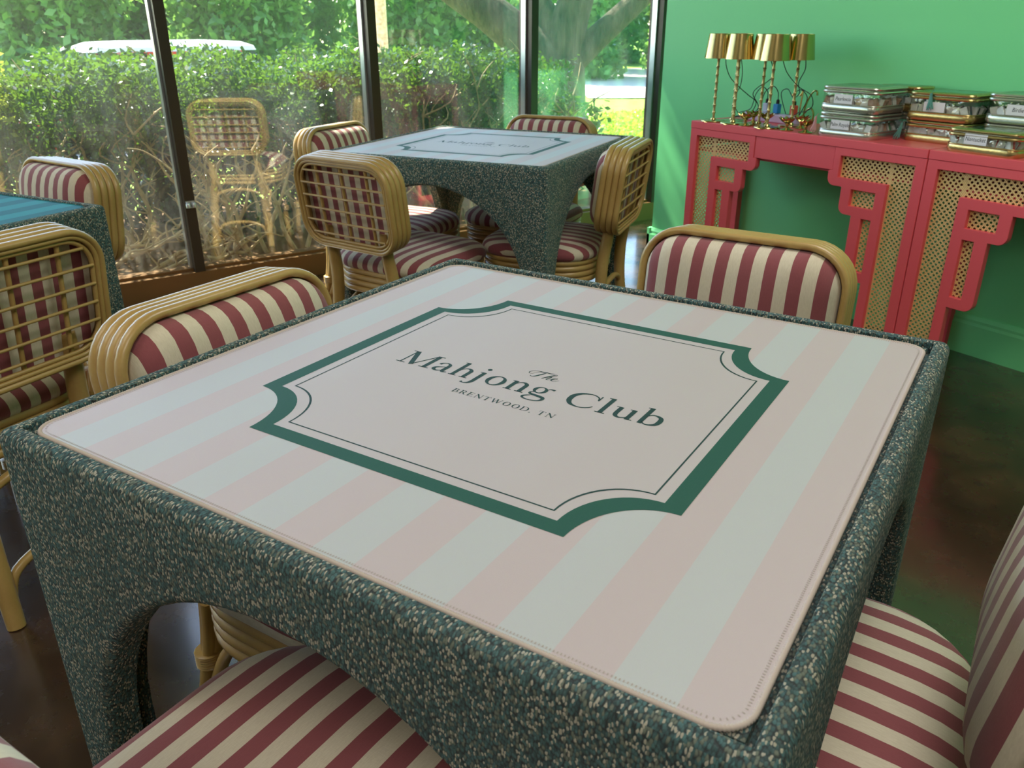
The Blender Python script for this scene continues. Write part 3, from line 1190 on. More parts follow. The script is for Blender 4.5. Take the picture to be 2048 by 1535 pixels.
def console(x0, label):
    W, Dp, H = 1.078, .34, .765
    t = empty('console_table', (x0, 2.169, 0), 0, label, 'console table', 'red console tables')
    bevel(MB().box(0, W, -.002, Dp, .7355, H).build('top_board', RED, t, smooth=False), .002)
    for me, cas, x in ((PF, CF, 0), (PB, CB, W)):
        bevel(link('fretwork_panel', me, t, (x, 0, 0)), .0012, 1, 50)
        for ca in cas: link('cane_panel', ca, t, (x, 0, 0))
    for x in (0, W - .03):
        MB().box(x, x + .03, Dp - .03, Dp, 0, .735).build('rear_leg', RED, t, smooth=False)
    o = bevel(MB().box(.3545, W - .3545, .003, .024, .652, .7345).build('drawer_front', RED, t, smooth=False), .001, 1)
    MB().box(.02, W - .02, .03, Dp - .03, .64, .652).build('drawer_box', RED, t, smooth=False)
    for x in (0, W - .03):
        MB().box(x, x + .03, .0265, Dp - .0305, .0, .03).build('foot_rail', RED, t, smooth=False)
        MB().box(x, x + .03, .0265, Dp - .0305, .66, .735).build('side_rail', RED, t, smooth=False)
    return t


console(-1.866, 'red lacquered console with cane panels, brass lamps on its left end')
console(-.784, 'red console with cane panels cut off by the right edge')
CT = .765


# ================================================================ brass lamps
def lamp_meshes():
    base = MB().lathe([(0, 0), (.0505, 0), (.052, .002), (.050, .0055), (.012, .008), (.009, .014), (0, .014)], 32)
    st = MB()
    prof = []
    z = .012
    k = 0
    while z < .262:
        prof += [(.0056, z), (.0052, z + .012), (.0057, z + .0215), (.0080, z + .0245), (.0060, z + .0275)]
        z += .030
    st.lathe(prof, 12)
    shade = MB().lathe([(.0585, .250), (.0465, .343), (.0455, .343), (.0575, .250), (.0585, .250)], 40)
    top = MB().lathe([(0, .339), (.0455, .339), (.0455, .3415), (0, .3415)], 32)
    sock = MB().lathe([(0, .262), (.011, .262), (.012, .285), (.018, .300), (.018, .318), (0, .322)], 20)
    return [('base', base.mesh('base', BRASS), BRASS), ('stem', st.mesh('stem', BRASSD), BRASSD),
            ('lamp_shade', shade.mesh('lamp_shade', BRASS), BRASS), ('shade_top', top.mesh('shade_top', BRASS), BRASS), ('light_socket', sock.mesh('light_socket', BRASSD), BRASSD)]


LM = lamp_meshes()
for nm, me, _ in LM: with_angle(me, 50)
lamps = [(-1.787, 2.215, 'brass lamp with bamboo stem at the left end of the row'),
         (-1.744, 2.285, 'brass lamp half hidden behind the second shade from the left'),
         (-1.677, 2.215, 'brass lamp second from the left at the front edge'),
         (-1.585, 2.265, 'brass lamp in the middle of the row, shade behind its right neighbour'),
         (-1.498, 2.212, 'brass lamp at the front edge, its shade the most complete of the right group'),
         (-1.480, 2.335, 'brass lamp at the right end of the row, nearest the gold numerals')]
LAMPS, PLUGS = [], []
for x, y, lb in lamps:
    t = empty('table_lamp', (x, y, CT), 0, lb, 'lamp', 'brass bamboo stem lamps')
    for nm, me, _ in LM: link(nm, me, t)
    LAMPS.append(t)


def lotus_meshes():
    st = MB().lathe([(0, 0), (.026, 0), (.027, .003), (.014, .006), (.006, .012), (.0055, .022), (.009, .027), (0, .028)], 24)
    pet = []
    for k in range(8):
        a0 = 2 * PI * k / 8
        vs, fs = [], []
        for i in range(5):
            s = i / 4
            rr2 = .004 + .030 * s
            zz = .027 + .004 * s + .018 * s * s
            w = .013 * math.sin(PI * min(.92, .15 + s * .78)) * (1.25 if s < .8 else .9)
            if i == 4: w = .0012
            for j, q in enumerate((-1, 0, 1)):
                aa = a0 + q * w / max(rr2, .012)
                zl = zz + (.002 if q else -.001)
                vs.append((rr2 * math.cos(aa), rr2 * math.sin(aa), zl))
        for i in range(4):
            for j in range(2):
                fs.append((i * 3 + j, i * 3 + j + 1, i * 3 + j + 4, i * 3 + j + 3))
        pet.append(MB().add(vs, fs).mesh('petal', BRASS))
    return st.mesh('foot', BRASS), pet


LS, LP = lotus_meshes()
with_angle(LS, 50)
lotus = [(-1.595, 2.196, 'between the second and third front lamp'), (-1.635, 2.290, 'behind the front lamps, half hidden by a stem'),
         (-1.545, 2.262, 'deepest of the holders, below the red plug'), (-1.397, 2.206, 'at the front edge right of the lamps'),
         (-1.405, 2.300, 'below the gold numerals'), (-1.305, 2.200, 'rightmost, touching the pink tassel')]
for x, y, lb in lotus:
    t = empty('candle_holder', (x, y, CT), random.uniform(0, 1), 'brass lotus shaped candle holder ' + lb, 'candle holder', 'brass lotus candle holders')
    link('foot', LS, t)
    for me in LP: link('petal', me, t)

# gold numerals standing behind the lamps
def numeral(x, y, strokes, label):
    mb = MB()
    for pts, w in strokes:
        P = smoothpts([(p[0], 0, p[1]) for p in pts], 5)
        mb.tube([(p[0], p[1], p[2]) for p in P], [w] * len(P), 8, flat=.6)
    mb.box(-.02, .02, -.012, .012, 0, .004)
    o = mb.build('gold_numeral', BRASS, None, (x, y, CT))
    tag(o, label, 'numeral', 'gold numerals on the console')


one = [([(-.010, .105), (.0, .118), (.003, .13), (.001, .09), (-.001, .05), (.0, .004)], .0042)]
numeral(-1.585, 2.47, one, 'thin gold numeral one, the left one, behind the lotus holders')
numeral(-1.548, 2.47, one, 'thin gold numeral one standing between the other one and the six')
numeral(-1.503, 2.47, [([(.030, .112), (.026, .128), (.010, .126), (-.008, .10), (-.022, .06), (-.022, .025), (-.010, .006), (.008, .004), (.022, .018), (.023, .042), (.010, .060), (-.006, .056), (-.020, .040)], .005)],
        'gold numeral six standing behind the lotus holders beside the clear pouches')

# charging plugs on a lilac power strip, black cords
t = empty('power_strip', (-1.62, 2.40, CT), 0, 'pale lilac power strip lying behind the brass lamps', 'power strip')
bevel(MB().box(-.14, .14, -.028, .028, 0, .034).build('strip_body', PLUGL, t, smooth=False), .006, 3)
for k in range(5):
    MB().box(-.115 + k * .05, -.085 + k * .05, -.013, .013, .0342, .0355).build('socket', PLUGW, t, smooth=False)
for x, mt, lb in ((-1.665, PLUGW, 'white'), (-1.610, PLUGB, 'bright blue'), (-1.525, PLUGR, 'red')):
    t = empty('charging_plug', (x, 2.40, CT + .036), 0, lb + ' charging plug standing in the power strip', 'plug', 'charging plugs')
    bevel(MB().box(-.013, .013, -.012, .012, 0, .038).build('plug_body', mt, t, smooth=False), .004, 3)
    PLUGS.append(t)
    MB().lathe([(0, .038), (.0075, .038), (.0065, .052), (.0025, .056), (0, .056)], 14).build('plug_head', BLACK, t)


def cord(own, pts):
    c = own.location
    MB().tube(smoothpts([(p[0] - c[0], p[1] - c[1], p[2] - c[2]) for p in pts], 8), .0017, 6).build('cord', BLACK, own)


cord(LAMPS[0], [(-1.767, 2.235, 1.018), (-1.775, 2.25, .985), (-1.765, 2.27, .94), (-1.735, 2.30, .90), (-1.71, 2.33, .87), (-1.69, 2.36, .84), (-1.73, 2.37, .79), (-1.79, 2.36, .775), (-1.80, 2.33, .772)])
cord(LAMPS[1], [(-1.70, 2.25, 1.02), (-1.72, 2.29, .96), (-1.76, 2.33, .90), (-1.815, 2.36, .86), (-1.81, 2.37, .81), (-1.77, 2.38, .775), (-1.72, 2.39, .772)])
cord(LAMPS[3], [(-1.560, 2.26, 1.018), (-1.56, 2.28, .99), (-1.575, 2.31, .955), (-1.63, 2.34, .925), (-1.69, 2.36, .90), (-1.72, 2.37, .87), (-1.70, 2.39, .82), (-1.74, 2.39, .78)])
cord(LAMPS[4], [(-1.475, 2.23, 1.02), (-1.47, 2.26, .97), (-1.44, 2.30, .92), (-1.40, 2.33, .89), (-1.40, 2.35, .85), (-1.44, 2.37, .825), (-1.50, 2.39, .81), (-1.54, 2.40, .775)])
cord(LAMPS[5], [(-1.445, 2.33, 1.018), (-1.45, 2.34, .98), (-1.48, 2.35, .93), (-1.485, 2.37, .89), (-1.52, 2.38, .87), (-1.56, 2.39, .90), (-1.59, 2.39, .88), (-1.57, 2.41, .80), (-1.56, 2.42, .772)])
cord(PLUGS[0], [(-1.665, 2.40, .857), (-1.67, 2.40, .885), (-1.70, 2.40, .90), (-1.73, 2.40, .87), (-1.75, 2.40, .81), (-1.80, 2.39, .79), (-1.79, 2.38, .772)])
cord(PLUGS[1], [(-1.610, 2.40, .857), (-1.615, 2.40, .885), (-1.65, 2.41, .905), (-1.69, 2.41, .88), (-1.71, 2.41, .82), (-1.75, 2.41, .79), (-1.83, 2.40, .772)])
cord(PLUGS[2], [(-1.525, 2.40, .857), (-1.53, 2.40, .885), (-1.50, 2.40, .90), (-1.475, 2.41, .87), (-1.50, 2.42, .82), (-1.53, 2.43, .775)])


# ================================================================ clear pouches of game tiles
def label_mesh(body, size):
    c = bpy.data.curves.new('label_text', 'FONT')
    c.body = body
    c.size = size
    c.align_x = 'CENTER'
    c.align_y = 'CENTER'
    o = bpy.data.objects.new('label_text', c)
    COL.objects.link(o)
    bpy.context.view_layer.update()
    me = bpy.data.meshes.new_from_object(o)
    bpy.data.objects.remove(o)
    for v in me.vertices: v.co = (v.co.x * .85 + v.co.y * .12, 0, v.co.y)
    me.materials.clear()
    me.materials.append(TEXTINK)
    return me


tile_me = {}
for nm, mt in (('w', TILEW), ('g', TILEG), ('r', TILER), ('p', TILEP), ('n', TILEN)):
    mb = MB().box(-.011, .011, -.008, -.0005, -.015, .015, 0).box(-.011, .011, -.0005, .008, -.015, .015, 1)
    tile_me[nm] = mb.mesh('game_tile', [mt if nm in 'wp' else TILEW, mt], False)


def pouch(x, y, z, rz, w, d, h, trim, text, top, tiles, label, tlabel, tassel=None):
    t = empty('clear_pouch', (x, y, z), rz, label, 'pouch', 'clear zip pouches of game tiles')
    hx, hy = w / 2, d / 2
    o0 = rrect(hx, hy, .03, 6)
    sc = lambda s: [(a * s, b * s) for a, b in o0]
    # soft base of the trim material, clear walls, lid window
    MB().rings([[(a, b, .0015) for a, b in sc(.93)], [(a, b, .0) for a, b in sc(.985)], [(a, b, .010) for a, b in sc(1.025)], [(a, b, .021) for a, b in sc(1.012)], [(a, b, .026) for a, b in sc(.99)]], False, True).build('pouch_base', trim, t)
    MB().rings([[(a, b, .024) for a, b in sc(.988)], [(a, b, h * .5) for a, b in sc(1.0)], [(a, b, h - .016) for a, b in sc(.985)]], False, False).build('clear_wall', VINYL, t)
    mb = MB()
    mb.tube([(a, b, h - .017) for a, b in sc(.995)], .0052, 8, True)
    o = mb.build('zipper_piping', trim, t)
    MB().tube([(a, b, h - .004) for a, b in sc(.985)], .0052, 8, True).build('lid_piping', trim, t)
    MB().tube([(a, b, .025) for a, b in sc(.995)], .0030, 8, True).build('base_piping', trim, t)
    zt = MB()
    zt.tube([(a, b, h - .0085) for a, b in sc(.975)], .0025, 6, True)
    zt.build('zipper', SILVERTRIM, t)
    a1, a2 = rrect(hx * .97, hy * .97, .028, 6), rrect(hx * .78, hy * .72, .008, 6)
    # lid border
    k = min(len(a1), len(a2))
    def res(pl, n):
        P = [np.array(p) for p in pl]
        L = [0]
        for i in range(len(P)): L.append(L[-1] + np.hypot(*(P[(i + 1) % len(P)] - P[i])))
        out = []
        for q in range(n):
            s = L[-1] * q / n
            i = max(j for j in range(len(P)) if L[j] <= s)
            f = (s - L[i]) / (L[i + 1] - L[i] + 1e-9)
            out.append(tuple(P[i] + (P[(i + 1) % len(P)] - P[i]) * f))
        return out
    r1, r2 = res(a1, 48), res(a2, 48)
    mb = MB().add([(a, b, h - .001 + .0025) for a, b in r1] + [(a, b, h + .0025) for a, b in r2], [(i, (i + 1) % 48, 48 + (i + 1) % 48, 48 + i) for i in range(48)])
    mb.build('lid_border', GOLDG if trim is GOLDTRIM else SILVERTRIM, t)
    MB().add([(a, b, h + .0027) for a, b in r2], [tuple(range(48))]).build('lid_window', VINYL, t)
    c = MB().add([(-hx * .72, -hy * .66, h + .0006), (hx * .72, -hy * .66, h + .0006), (hx * .72, hy * .66, h + .0006), (-hx * .72, hy * .66, h + .0006)], [(0, 1, 2, 3)])
    c.build('printed_card', CARDG, t)
    if top == 'p':
        pk = [(hx * (.12 + .42 * math.cos(a) * (1 + .25 * math.sin(2 * a))), hy * (.12 + .42 * math.sin(a) * (1 + .3 * math.cos(3 * a))), h + .0012) for a in [2 * PI * i / 24 for i in range(24)]]
        MB().add(pk, [tuple(range(24))]).build('card_motif', CARDP, t)
    # paper label at the front
    if text is not None:
        lx = -hx * .12 if w > .18 else 0
        f = MB().box(lx - .037, lx + .037, -hy - .0045, -hy - .0035, .029, .061).build('paper_label', PAPER, t, smooth=False)
        o = link('label_text', label_mesh(text, .0185), f, (lx, -hy - .0048, .045))
        tag(o, 'lettering ' + text) if text else bpy.data.objects.remove(o)
    rot = Matrix.Rotation(rz, 3, 'Z')
    i = 0
    rows = [(yy, xx) for yy in (-hy + .016, -hy + .036) for xx in np.arange(-hx + .024, hx - .018, .0255)]
    rows += [(yy, sx) for sx in (hx - .018,) for yy in np.arange(-hy + .05, hy - .02, .026)]
    for yy, xx in rows:
        o = link('game_tile', tile_me[tiles[i % len(tiles)]])
        big = h > .06
        p = Vector((xx + random.uniform(-.002, .002), yy, .0195 + (.015 if big else .011)))
        o.location = Vector((x, y, z)) + rot @ p
        o.rotation_euler = (random.uniform(-.25, .25) if big else R(80) + random.uniform(-.2, .2), random.uniform(-.5, .5) if big else 0, rz + random.uniform(-.5, .5))
        tag(o, tlabel, 'game tile', 'game tiles in ' + label)
        i += 1
    if tassel:
        mt, tx, ty, tz, dx, nm = tassel
        q = empty('tassel', Vector((x, y, z)) + rot @ Vector((tx, ty, tz)), rz)
        q.parent = t
        q.location = (tx, ty, tz)
        q.rotation_euler = (0, 0, 0)
        bpy.data.objects.remove(q)
        ms = MB()
        ms.lathe([(0, 0), (.004, -.001), (.005, -.008), (.0035, -.011), (0, -.011)], 10)
        for j in range(16):
            a = 2 * PI * j / 16
            e = (.011 * math.cos(a) + dx, .007 * math.sin(a), -.052 + .004 * math.sin(j * 3))
            ms.tube([(.003 * math.cos(a), .003 * math.sin(a), -.009), (.006 * math.cos(a) + dx * .4, .005 * math.sin(a), -.03), e], .0015, 5)
        ms.tube([(0, .002, 0), (.001, .008, .006), (0, .016, .008)], .001, 5)
        o = ms.build('tassel', mt, t, (tx, ty, tz))
        tag(o, nm)
    return t


GOLDG = mk_paint('gold_border_green_reflection', srgb(128, 160, 84), .35, 30, .02)  # gold lid border, the green reflected in it put into the colour
GOLDG.node_tree.nodes['Principled BSDF'].inputs['Metallic'].default_value = .4
hP = .086
pouch(-1.140, 2.288, CT, R(3), .222, .20, .084, SILVERTRIM, 'Palm Royale', 'g', 'wgwpg', 'clear pouch with silver trim at the bottom of the left stack, label Palm Royale', 'pale green and white game tile in the lower left pouch',
      (TASSELP, -.122, -.095, .066, -.004, 'dusty pink tassel'))
pouch(-1.140, 2.290, CT + .088, R(1), .228, .20, .086, SILVERTRIM, 'Pearlescia', 'p', 'pwppw', 'clear silver pouch on top of the left stack, green and pink card in lid', 'pinkish tan game tile in the upper left pouch')
pouch(-1.085, 2.452, CT, R(-2), .17, .10, .084, SILVERTRIM, None, 'g', 'wnw', 'clear silver pouch behind the left stack, the lower of two', 'game tile in the lower pouch behind the left stack')
pouch(-1.080, 2.452, CT + .088, R(-2), .175, .10, .084, GOLDTRIM, None, 'g', 'ngn', 'clear gold pouch behind the left stack, the upper of two', 'dark game tile in the upper pouch behind the left stack')
pouch(-.872, 2.412, CT, R(-2), .225, .19, .070, GOLDTRIM, None, 'g', 'wwnw', 'clear pouch with gold trim at the bottom of the middle stack', 'black and white game tile in the lower middle pouch',
      (TASSELT, -.115, -.102, .058, -.012, 'grey teal tassel sticking out to the left'))
pouch(-.868, 2.408, CT + .074, R(1), .235, .19, .090, GOLDTRIM, '', 'g', 'nwnn', 'clear pouch with gold trim on top of the middle stack, teal tassel on its lid', 'dark navy game tile in the upper middle pouch',
      (TASSELT, -.03, -.103, .090, .004, 'long teal tassel'))
pouch(-.605, 2.425, CT, R(0), .24, .165, .078, SILVERTRIM, None, 'g', 'wgw', 'clear silver pouch under the pouch labelled Birdie at the right edge', 'pale game tile in the lower right pouch')
pouch(-.600, 2.425, CT + .082, R(-1), .25, .170, .090, SILVERTRIM, 'Birdie', 'g', 'wgww', 'clear pouch with silver trim at the right edge, label Birdie', 'white and green game tile in the pouch labelled Birdie')
pouch(-.632, 2.256, CT, R(-3), .235, .145, .072, GOLDTRIM, 'Nantucket', 'g', 'rwrrw', 'single clear pouch with gold trim in front, red tiles and label Nantucket', 'red and white game tile in the front pouch')


# ================================================================ outside
GZ = -.18
BARK, _nt, _b = newmat('bark', rough=.9)
_f = noise(_nt, objco(_nt, (6, 6, 1.2)), 4, 6, .7)
_nt.links.new(ramp(_nt, _f, [(.3, srgb(52, 46, 38)), (.6, srgb(104, 92, 74)), (.8, srgb(142, 134, 108))]), _b.inputs['Base Color'])
bump(_nt, _b, _f, 1.0, .03)
TWIG, _nt, _b = newmat('bare_twig', rough=.8)
_nt.links.new(ramp(_nt, noise(_nt, objco(_nt), 20, 3), [(.3, srgb(186, 156, 110)), (.7, srgb(236, 214, 170))]), _b.inputs['Base Color'])
MULCH = mk_paint('mulch', srgb(118, 88, 56), .95, 30, .8)
GRASS, _nt, _b = newmat('grass_ground', rough=.9)
_nt.links.new(ramp(_nt, noise(_nt, objco(_nt), 5, 6, .7), [(.3, srgb(96, 140, 34)), (.7, srgb(170, 204, 66))]), _b.inputs['Base Color'])
ROAD = mk_paint('pale_concrete_road', srgb(214, 208, 196), .9, 8, .05)
LEAF = mk_leaf('hedge_leaf', srgb(30, 70, 26), srgb(78, 128, 42), srgb(130, 170, 40))
LEAFT = mk_leaf('tree_leaf', srgb(62, 120, 52), srgb(122, 172, 86), srgb(160, 204, 90))
LEAFSHADE = mk_leaf('shaded_backing_leaf', srgb(22, 44, 20), srgb(46, 74, 32), srgb(60, 90, 24))  # backing row leaves, darkened in colour for the shade behind the hedge
LEAFY = mk_leaf('shrub_leaf_yellow', srgb(120, 160, 44), srgb(190, 212, 70), srgb(220, 230, 90))

MB().add([(-60, -60, GZ - .02), (XW - .15, -60, GZ - .02), (XW - .15, 60, GZ - .02), (-60, 60, GZ - .02)], [(0, 1, 2, 3)]).build('lawn', GRASS, smooth=False)
bpy.data.objects['lawn']['kind'] = 'structure'
MB().box(-5.2, XW - .141, -5, 4.4, GZ - .3, -.03).build('planting_bed', MULCH, smooth=False)['kind'] = 'structure'
# road behind the tree, running parallel with the camera's view of it
def quad(name, pts, mat):
    o = MB().add(pts, [tuple(range(len(pts)))]).build(name, mat, smooth=False)
    o['kind'] = 'structure'
    return o
quad('road', [(-12.2, 10.0, GZ), (-21.5, 16.0, GZ), (-17.5, 22.5, GZ), (-7.5, 17.5, GZ)], ROAD)
quad('driveway', [(-9.0, -8, GZ), (-9.0, 6.5, GZ), (-13.0, 8.5, GZ), (-14.0, -8, GZ)], ROAD)


def leaves(n, posfn, size, seed, orient=.9):
    """n leaf blades, each a folded diamond"""
    g = np.random.default_rng(seed)
    P = posfn(g, n)
    n = len(P)
    d = g.normal(size=(n, 3)); d /= np.linalg.norm(d, axis=1)[:, None]
    u = g.normal(size=(n, 3)); u -= d * (u * d).sum(1)[:, None]; u /= np.linalg.norm(u, axis=1)[:, None]
    s = size * g.uniform(.65, 1.3, n)[:, None]
    a, b, c, e = P - d * s * .5, P + u * s * .27, P + d * s * .5, P - u * s * .27
    V = np.stack([a, b, c, e], 1).reshape(-1, 3)
    me = bpy.data.meshes.new('foliage')
    me.vertices.add(4 * n)
    me.vertices.foreach_set('co', V.ravel())
    me.loops.add(4 * n)
    me.loops.foreach_set('vertex_index', np.arange(4 * n))
    me.polygons.add(n)
    me.polygons.foreach_set('loop_start', np.arange(0, 4 * n, 4))
    me.polygons.foreach_set('loop_total', np.full(n, 4))
    me.update(calc_edges=True)
    return me


# --- hedge of clipped shrubs along the glass
def shrub(cx, cy, hy, top, n, label, seed, mat, bare=True, thin=1.0, wid=.50):
    t = empty('clipped_shrub', (cx, cy, -.03), 0, label, 'shrub', 'clipped shrubs outside the window')
    top = top + .03

    def pos(g, n):
        out = []
        x = g.uniform(-wid, wid, n * 2); y = g.uniform(-hy - .1, hy + .1, n * 2)
        z = top - np.abs(g.normal(0, .21, n * 2))
        z = np.where(g.random(n * 2) < (.14 if bare else .9), g.uniform(.02, top, n * 2), z)
        bumpy = .04 * np.sin(x * 9 + seed) + .05 * np.sin(y * 7 + seed * 2) + g.uniform(-.02, .03, n * 2)
        z = z + bumpy
        keep = z > 0.02
        # bare lower front, denser toward the back
        keep &= ~((z < top - .40 - .12 * np.sin(y * 5 + seed)) & (g.random(n * 2) < .90)) if bare else True
        P = np.stack([x, y, z], 1)[keep]
        return P[:n]
    me = leaves(n, pos, .034 if bare else .056, seed)
    me.materials.append(mat)
    o = link('foliage', me, t)
    o['kind'] = 'stuff'
    g = random.Random(seed)
    for k in range(int(9 * thin)):
        x0, y0 = g.uniform(-wid * .3, wid * .9), g.uniform(-hy, hy)
        lean = g.uniform(-.35, .5)
        ly = g.uniform(-.4, .4)
        hgt = g.uniform(.55, top * .98)
        mb = MB()
        path = [(x0, y0, 0)]
        m = 7
        for i in range(1, m + 1):
            s = i / m
            path.append((x0 + lean * s * .5 + g.uniform(-.03, .03), y0 + ly * s + g.uniform(-.04, .04), hgt * s))
        mb.tube(smoothpts(path, 3), [.013 * (1 - .75 * i / (3 * m)) for i in range(3 * m + 1)], 6)
        for b in range(g.randint(4, 7)):
            i = g.randint(2, m)
            p = path[i]
            q1 = (p[0] + g.uniform(-.1, .12), p[1] + g.uniform(-.16, .16), p[2] + g.uniform(.03, .12))
            q2 = (q1[0] + g.uniform(-.06, .08), q1[1] + g.uniform(-.12, .12), q1[2] + g.uniform(.04, .12))
            mb.tube(smoothpts([p, q1, q2], 3), [.006 * (1 - .1 * j) for j in range(7)], 5)
            if g.random() < .7:
                q3 = (q1[0] + g.uniform(-.06, .06), q1[1] + g.uniform(-.1, .1), q1[2] + g.uniform(-.02, .09))
                mb.tube([q1, q3], [.0035, .002], 4)
        mb.build('stem', TWIG, t)
    return t


hd = ['at the left edge with bright yellow green top', 'left of the first mullion', 'between the first and second mullion below the car', 'left of the second mullion',
      'right of the second mullion', 'behind the far table left of the third mullion', 'last one before the tree trunk']
ys = [-.66, -.06, .53, 1.12, 1.71, 2.24, 2.66]
for i, (y, d) in enumerate(zip(ys, hd)):
    shrub(-4.17 - .08 * (i % 2), y, .34 if i < 6 else .22, (.95 if i else 1.02) - .02 * (i % 3), 9000, 'clipped green shrub with bare lower twigs, ' + d, 40 + i, LEAFY if i == 0 else LEAF, True, 1.0)
shrub(-4.3, 3.30, .14, .60, 1500, 'small low leafy bush in front of the tree trunk', 60, LEAF, False, .3, .3)
shrub(-4.9, -.3, .9, .93, 16000, 'backing shrub behind the clipped ones, its leaves coloured as in shade, at the left', 61, LEAFSHADE, False, .3, .3)
shrub(-4.9, 1.4, .8, .92, 16000, 'backing shrub behind the clipped ones, its leaves coloured as in shade, in the middle', 62, LEAFSHADE, False, .3, .3)
shrub(-4.85, 2.65, .45, .92, 9000, 'backing shrub behind the clipped ones, its leaves coloured as in shade, at the right', 63, LEAFSHADE, False, .3, .3)

# dead branches lying low against the glass
g = random.Random(5)
for k in range(15):
    y0 = -.20 + .075 * k + g.uniform(-.05, .05)
    if k > 8: y0 = .50 + .10 * (k - 9)
    z0 = g.uniform(.02, .12)
    x0 = XW - .36 + g.uniform(-.08, .06)
    mb = MB()
    pts = [(x0, y0, z0 - .04)]
    up = .20 if k < 9 else .48
    for i in range(1, 7):
        pts.append((x0 + g.uniform(-.03, .03), y0 + i * (.075 if k < 9 else .03 * (-1) ** k) + g.uniform(-.02, .02), z0 + i * up / 6 * (.5 if k < 9 else 1) + g.uniform(-.02, .02)))
    mb.tube(smoothpts(pts, 4), [.0135 * (1 - i / 32) for i in range(25)], 7)
    for b in range(6):
        p = pts[g.randint(1, 6)]
        q1 = (p[0] + g.uniform(-.03, .05), p[1] + g.uniform(-.08, .1), p[2] + g.uniform(.02, .09))
        q2 = (q1[0] + g.uniform(-.02, .03), q1[1] + g.uniform(-.07, .08), q1[2] + g.uniform(.01, .08))
        mb.tube(smoothpts([p, q1, q2], 3), [.0055 * (1 - .1 * j) for j in range(7)], 6)
    o = mb.build('dead_branch', TWIG)
    tag(o, 'bare tan dead branch lying low against the outside of the glass, tangled with others', 'branch', 'bare branches against the glass')


# --- big tree
def tree_limb(pts, r):
    P = smoothpts(pts, 5)
    n = len(P)
    rr3 = [r[0] + (r[1] - r[0]) * i / (n - 1) for i in range(n)]
    return MB().tube(P, rr3, 18)


TX = Vector((-5.62, 4.32, GZ))
t = empty('shade_tree', TX, 0, 'large dark shade tree with spreading limbs right of the hedge', 'tree')
mb = MB().tube(smoothpts([(0, 0, -.05), (0, 0, .1), (.02, 0, .6), (.03, -.02, 1.05)], 5), [.26 - .004 * min(i, 15) for i in range(16)], 22)
mb.build('trunk', BARK, t)
tree_limb([(.02, -.02, .95), (-.14, -.22, 1.12), (-.36, -.56, 1.42), (-.62, -.98, 1.75), (-1.1, -1.6, 2.4), (-1.8, -2.4, 3.6)], (.21, .09)).build('limb', BARK, t)
tree_limb([(.03, -.02, .9), (.06, .02, 1.3), (.12, .10, 1.7), (.1, .2, 2.6), (0, .3, 4.0)], (.19, .10)).build('limb', BARK, t)
tree_limb([(.05, 0, .95), (.18, .22, 1.18), (.42, .52, 1.52), (.8, 1.0, 2.1), (1.2, 1.8, 3.2)], (.13, .06)).build('limb', BARK, t)
tree_limb([(.02, -.02, 1.1), (-.16, -.12, 1.45), (-.3, -.2, 1.8), (-.8, -.3, 3.0)], (.13, .06)).build('limb', BARK, t)


def crownpos(rx, ry, rz_, cz):
    def f(g, n):
        p = g.normal(size=(n, 3)); p /= np.linalg.norm(p, axis=1)[:, None]
        p *= g.uniform(.55, 1.0, n)[:, None]
        lump = 1 + .22 * np.sin(p[:, 0] * 7 + 1) * np.sin(p[:, 1] * 6 + 2) + .15 * np.sin(p[:, 2] * 9)
        p *= lump[:, None]
        return p * np.array([rx, ry, rz_]) + np.array([0, 0, cz])
    return f


me = leaves(5200, crownpos(3.2, 3.4, 1.5, 4.9), .15, 90)
me.materials.append(LEAFT)
link('foliage', me, t)['kind'] = 'stuff'

# --- woods behind: crowns share three meshes
CRM = []
for k in range(3):
    me = leaves(9000, crownpos(1.7, 1.7, 2.3, 2.0 + .1 * k), .25, 100 + k)
    me.materials.append(LEAFT)
    CRM.append(me)
TRK = tree_limb([(0, 0, 0), (.05, .03, 1.5), (.0, .1, 3.4)], (.2, .08)).mesh('trunk', BARK)
spots = []
cam2 = Vector((CAM[0], CAM[1], 0))
for d, a0, st in ((23.0, 112, 10.2), (27.5, 117, 8.6), (32.0, 110, 7.4)):
    for ang in np.arange(a0, 182, st):
        spots.append((cam2.x + d * math.cos(R(ang)), cam2.y + d * math.sin(R(ang))))
for i, (x, y) in enumerate(spots):
    t = empty('woodland_tree', (x, y, GZ - .3), (i % 4) * PI / 2, 'green leafy tree in the ' + ('front', 'middle', 'back')[0 if math.hypot(x - cam2.x, y - cam2.y) < 25 else 1 if math.hypot(x - cam2.x, y - cam2.y) < 30 else 2] + ' row of the wood beyond the road', 'tree', 'trees of the wood beyond the road')
    o = link('foliage', CRM[i % 3], t)
    o['kind'] = 'stuff'
    link('trunk', TRK, t)

# utility pole behind the hedge
d = 14
a = math.atan2(2.948 - CAM[1], -6.461 - CAM[0])
o = MB().tube([(0, 0, 0), (0, 0, 6)], .085, 16).build('utility_pole', TWIG, None, (CAM[0] + d * math.cos(a), CAM[1] + d * math.sin(a), GZ))
tag(o, 'pale wooden pole standing beyond the hedge right of the second mullion', 'pole')

# parked car, only its roof shows above the hedge
CARR, _, _b = newmat('car_red', srgb(206, 40, 36), .2)
CARW, _, _b = newmat('car_roof_glare', srgb(236, 234, 232), .25)  # sun glare on the car roof put into the colour as white
CARG, _, _b = newmat('car_glass', srgb(30, 36, 40), .05)
TYRE, _, _ = newmat('tyre', srgb(22, 22, 22), .8)
t = empty('parked_car', (-10.6, 2.25, -.42), R(90), 'low red car with sun glare painted white on its roof parked beyond the hedge', 'car')


def loft(secs):
    return MB().rings([[(x, y * w, z) for x, y, z, w in s] for s in secs])


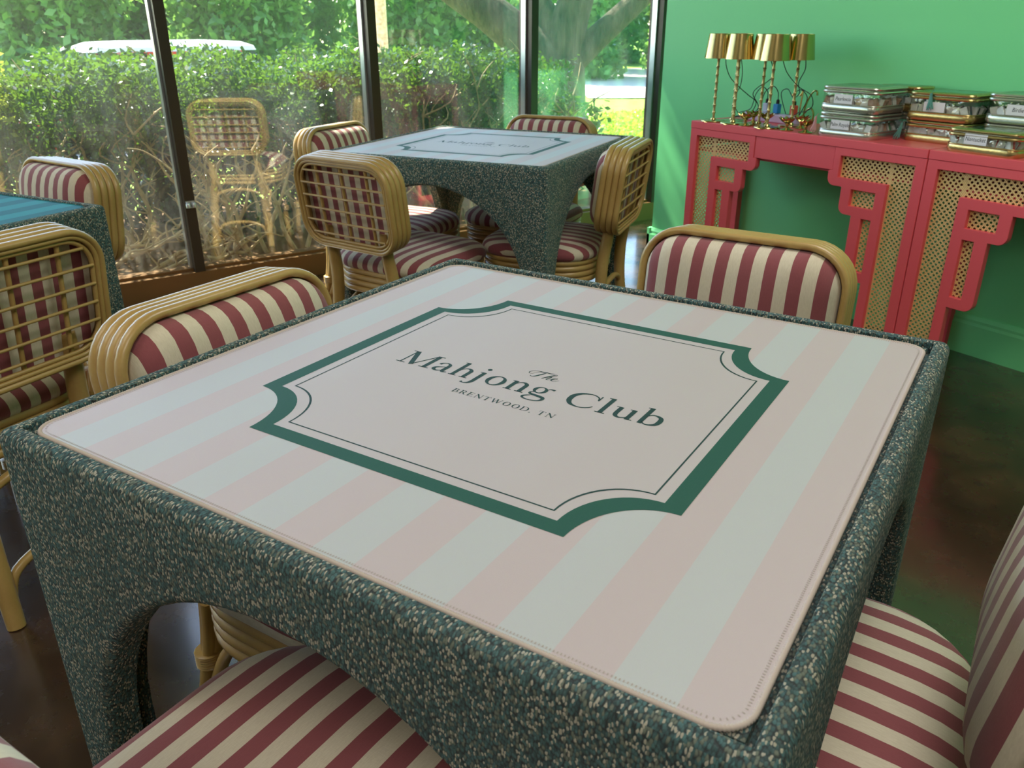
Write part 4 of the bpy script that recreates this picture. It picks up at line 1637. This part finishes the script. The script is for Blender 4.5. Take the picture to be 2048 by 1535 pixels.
def section(x, hw, z0, z1, tuck=1.0):
    return [(x, -hw, z0 + .05), (x, -hw, z1 - .12), (x, -hw * tuck * .93, z1 - .03), (x, -hw * tuck * .6, z1), (x, hw * tuck * .6, z1), (x, hw * tuck * .93, z1 - .03), (x, hw, z1 - .12), (x, hw, z0 + .05), (x, hw * .8, z0), (x, -hw * .8, z0)]


MB().rings([section(-2.1, .70, .35, .70), section(-1.9, .80, .22, .84), section(-1.2, .86, .2, .92), section(0, .87, .2, .96), section(1.2, .86, .2, .90), section(1.85, .80, .22, .78), section(2.1, .68, .35, .64)]).build('car_body', CARR, t)
MB().rings([[(-1.35, -.70, .93), (-1.35, .70, .93), (1.05, .70, .93), (1.05, -.70, .93)], [(-.9, -.60, 1.28), (-.9, .60, 1.28), (.42, .60, 1.28), (.42, -.60, 1.28)]]).build('car_windows', CARG, t)
rf = MB().rings([[(x, y, 1.27) for x, y in rrect(.98, .64, .18, 6)], [(x, y, 1.32) for x, y in rrect(.96, .62, .18, 6)], [(x, y, 1.365) for x, y in rrect(.84, .5, .18, 6)], [(x, y, 1.38) for x, y in rrect(.55, .3, .15, 6)]])
rf.v = [(p[0] - .25, p[1], p[2]) for p in rf.v]
rf.build('car_roof', CARW, t)
MB().box(-1.0, .5, -.655, -.62, 1.235, 1.27).box(-1.0, .5, .62, .655, 1.235, 1.27).build('roof_rail', CARR, t, smooth=False)
for x in (-1.3, 1.3):
    for y in (-.82, .82):
        w = MB().tube([(x, y - .1, .31), (x, y + .1, .31)], .31, 24)
        w.build('wheel', TYRE, t)

# taller grass tufts where the lawn is seen close
def tuftpos(g, n):
    x = g.uniform(-9.5, -4.2, n * 2); y = g.uniform(3.2, 10.5, n * 2)
    keep = (np.hypot(x + 5.62, y - 4.32) > .4) & ~((x > -4.9) & (y < 3.5))
    return np.stack([x, y, GZ + .01 + g.uniform(0, .05, n * 2)], 1)[keep][:n]
me = leaves(26000, tuftpos, .07, 77)
me.materials.append(LEAFY)
o = link('grass_blades', me)
tag(o, 'bright sunlit lawn grass right of the tree trunk', 'grass', kind='stuff')
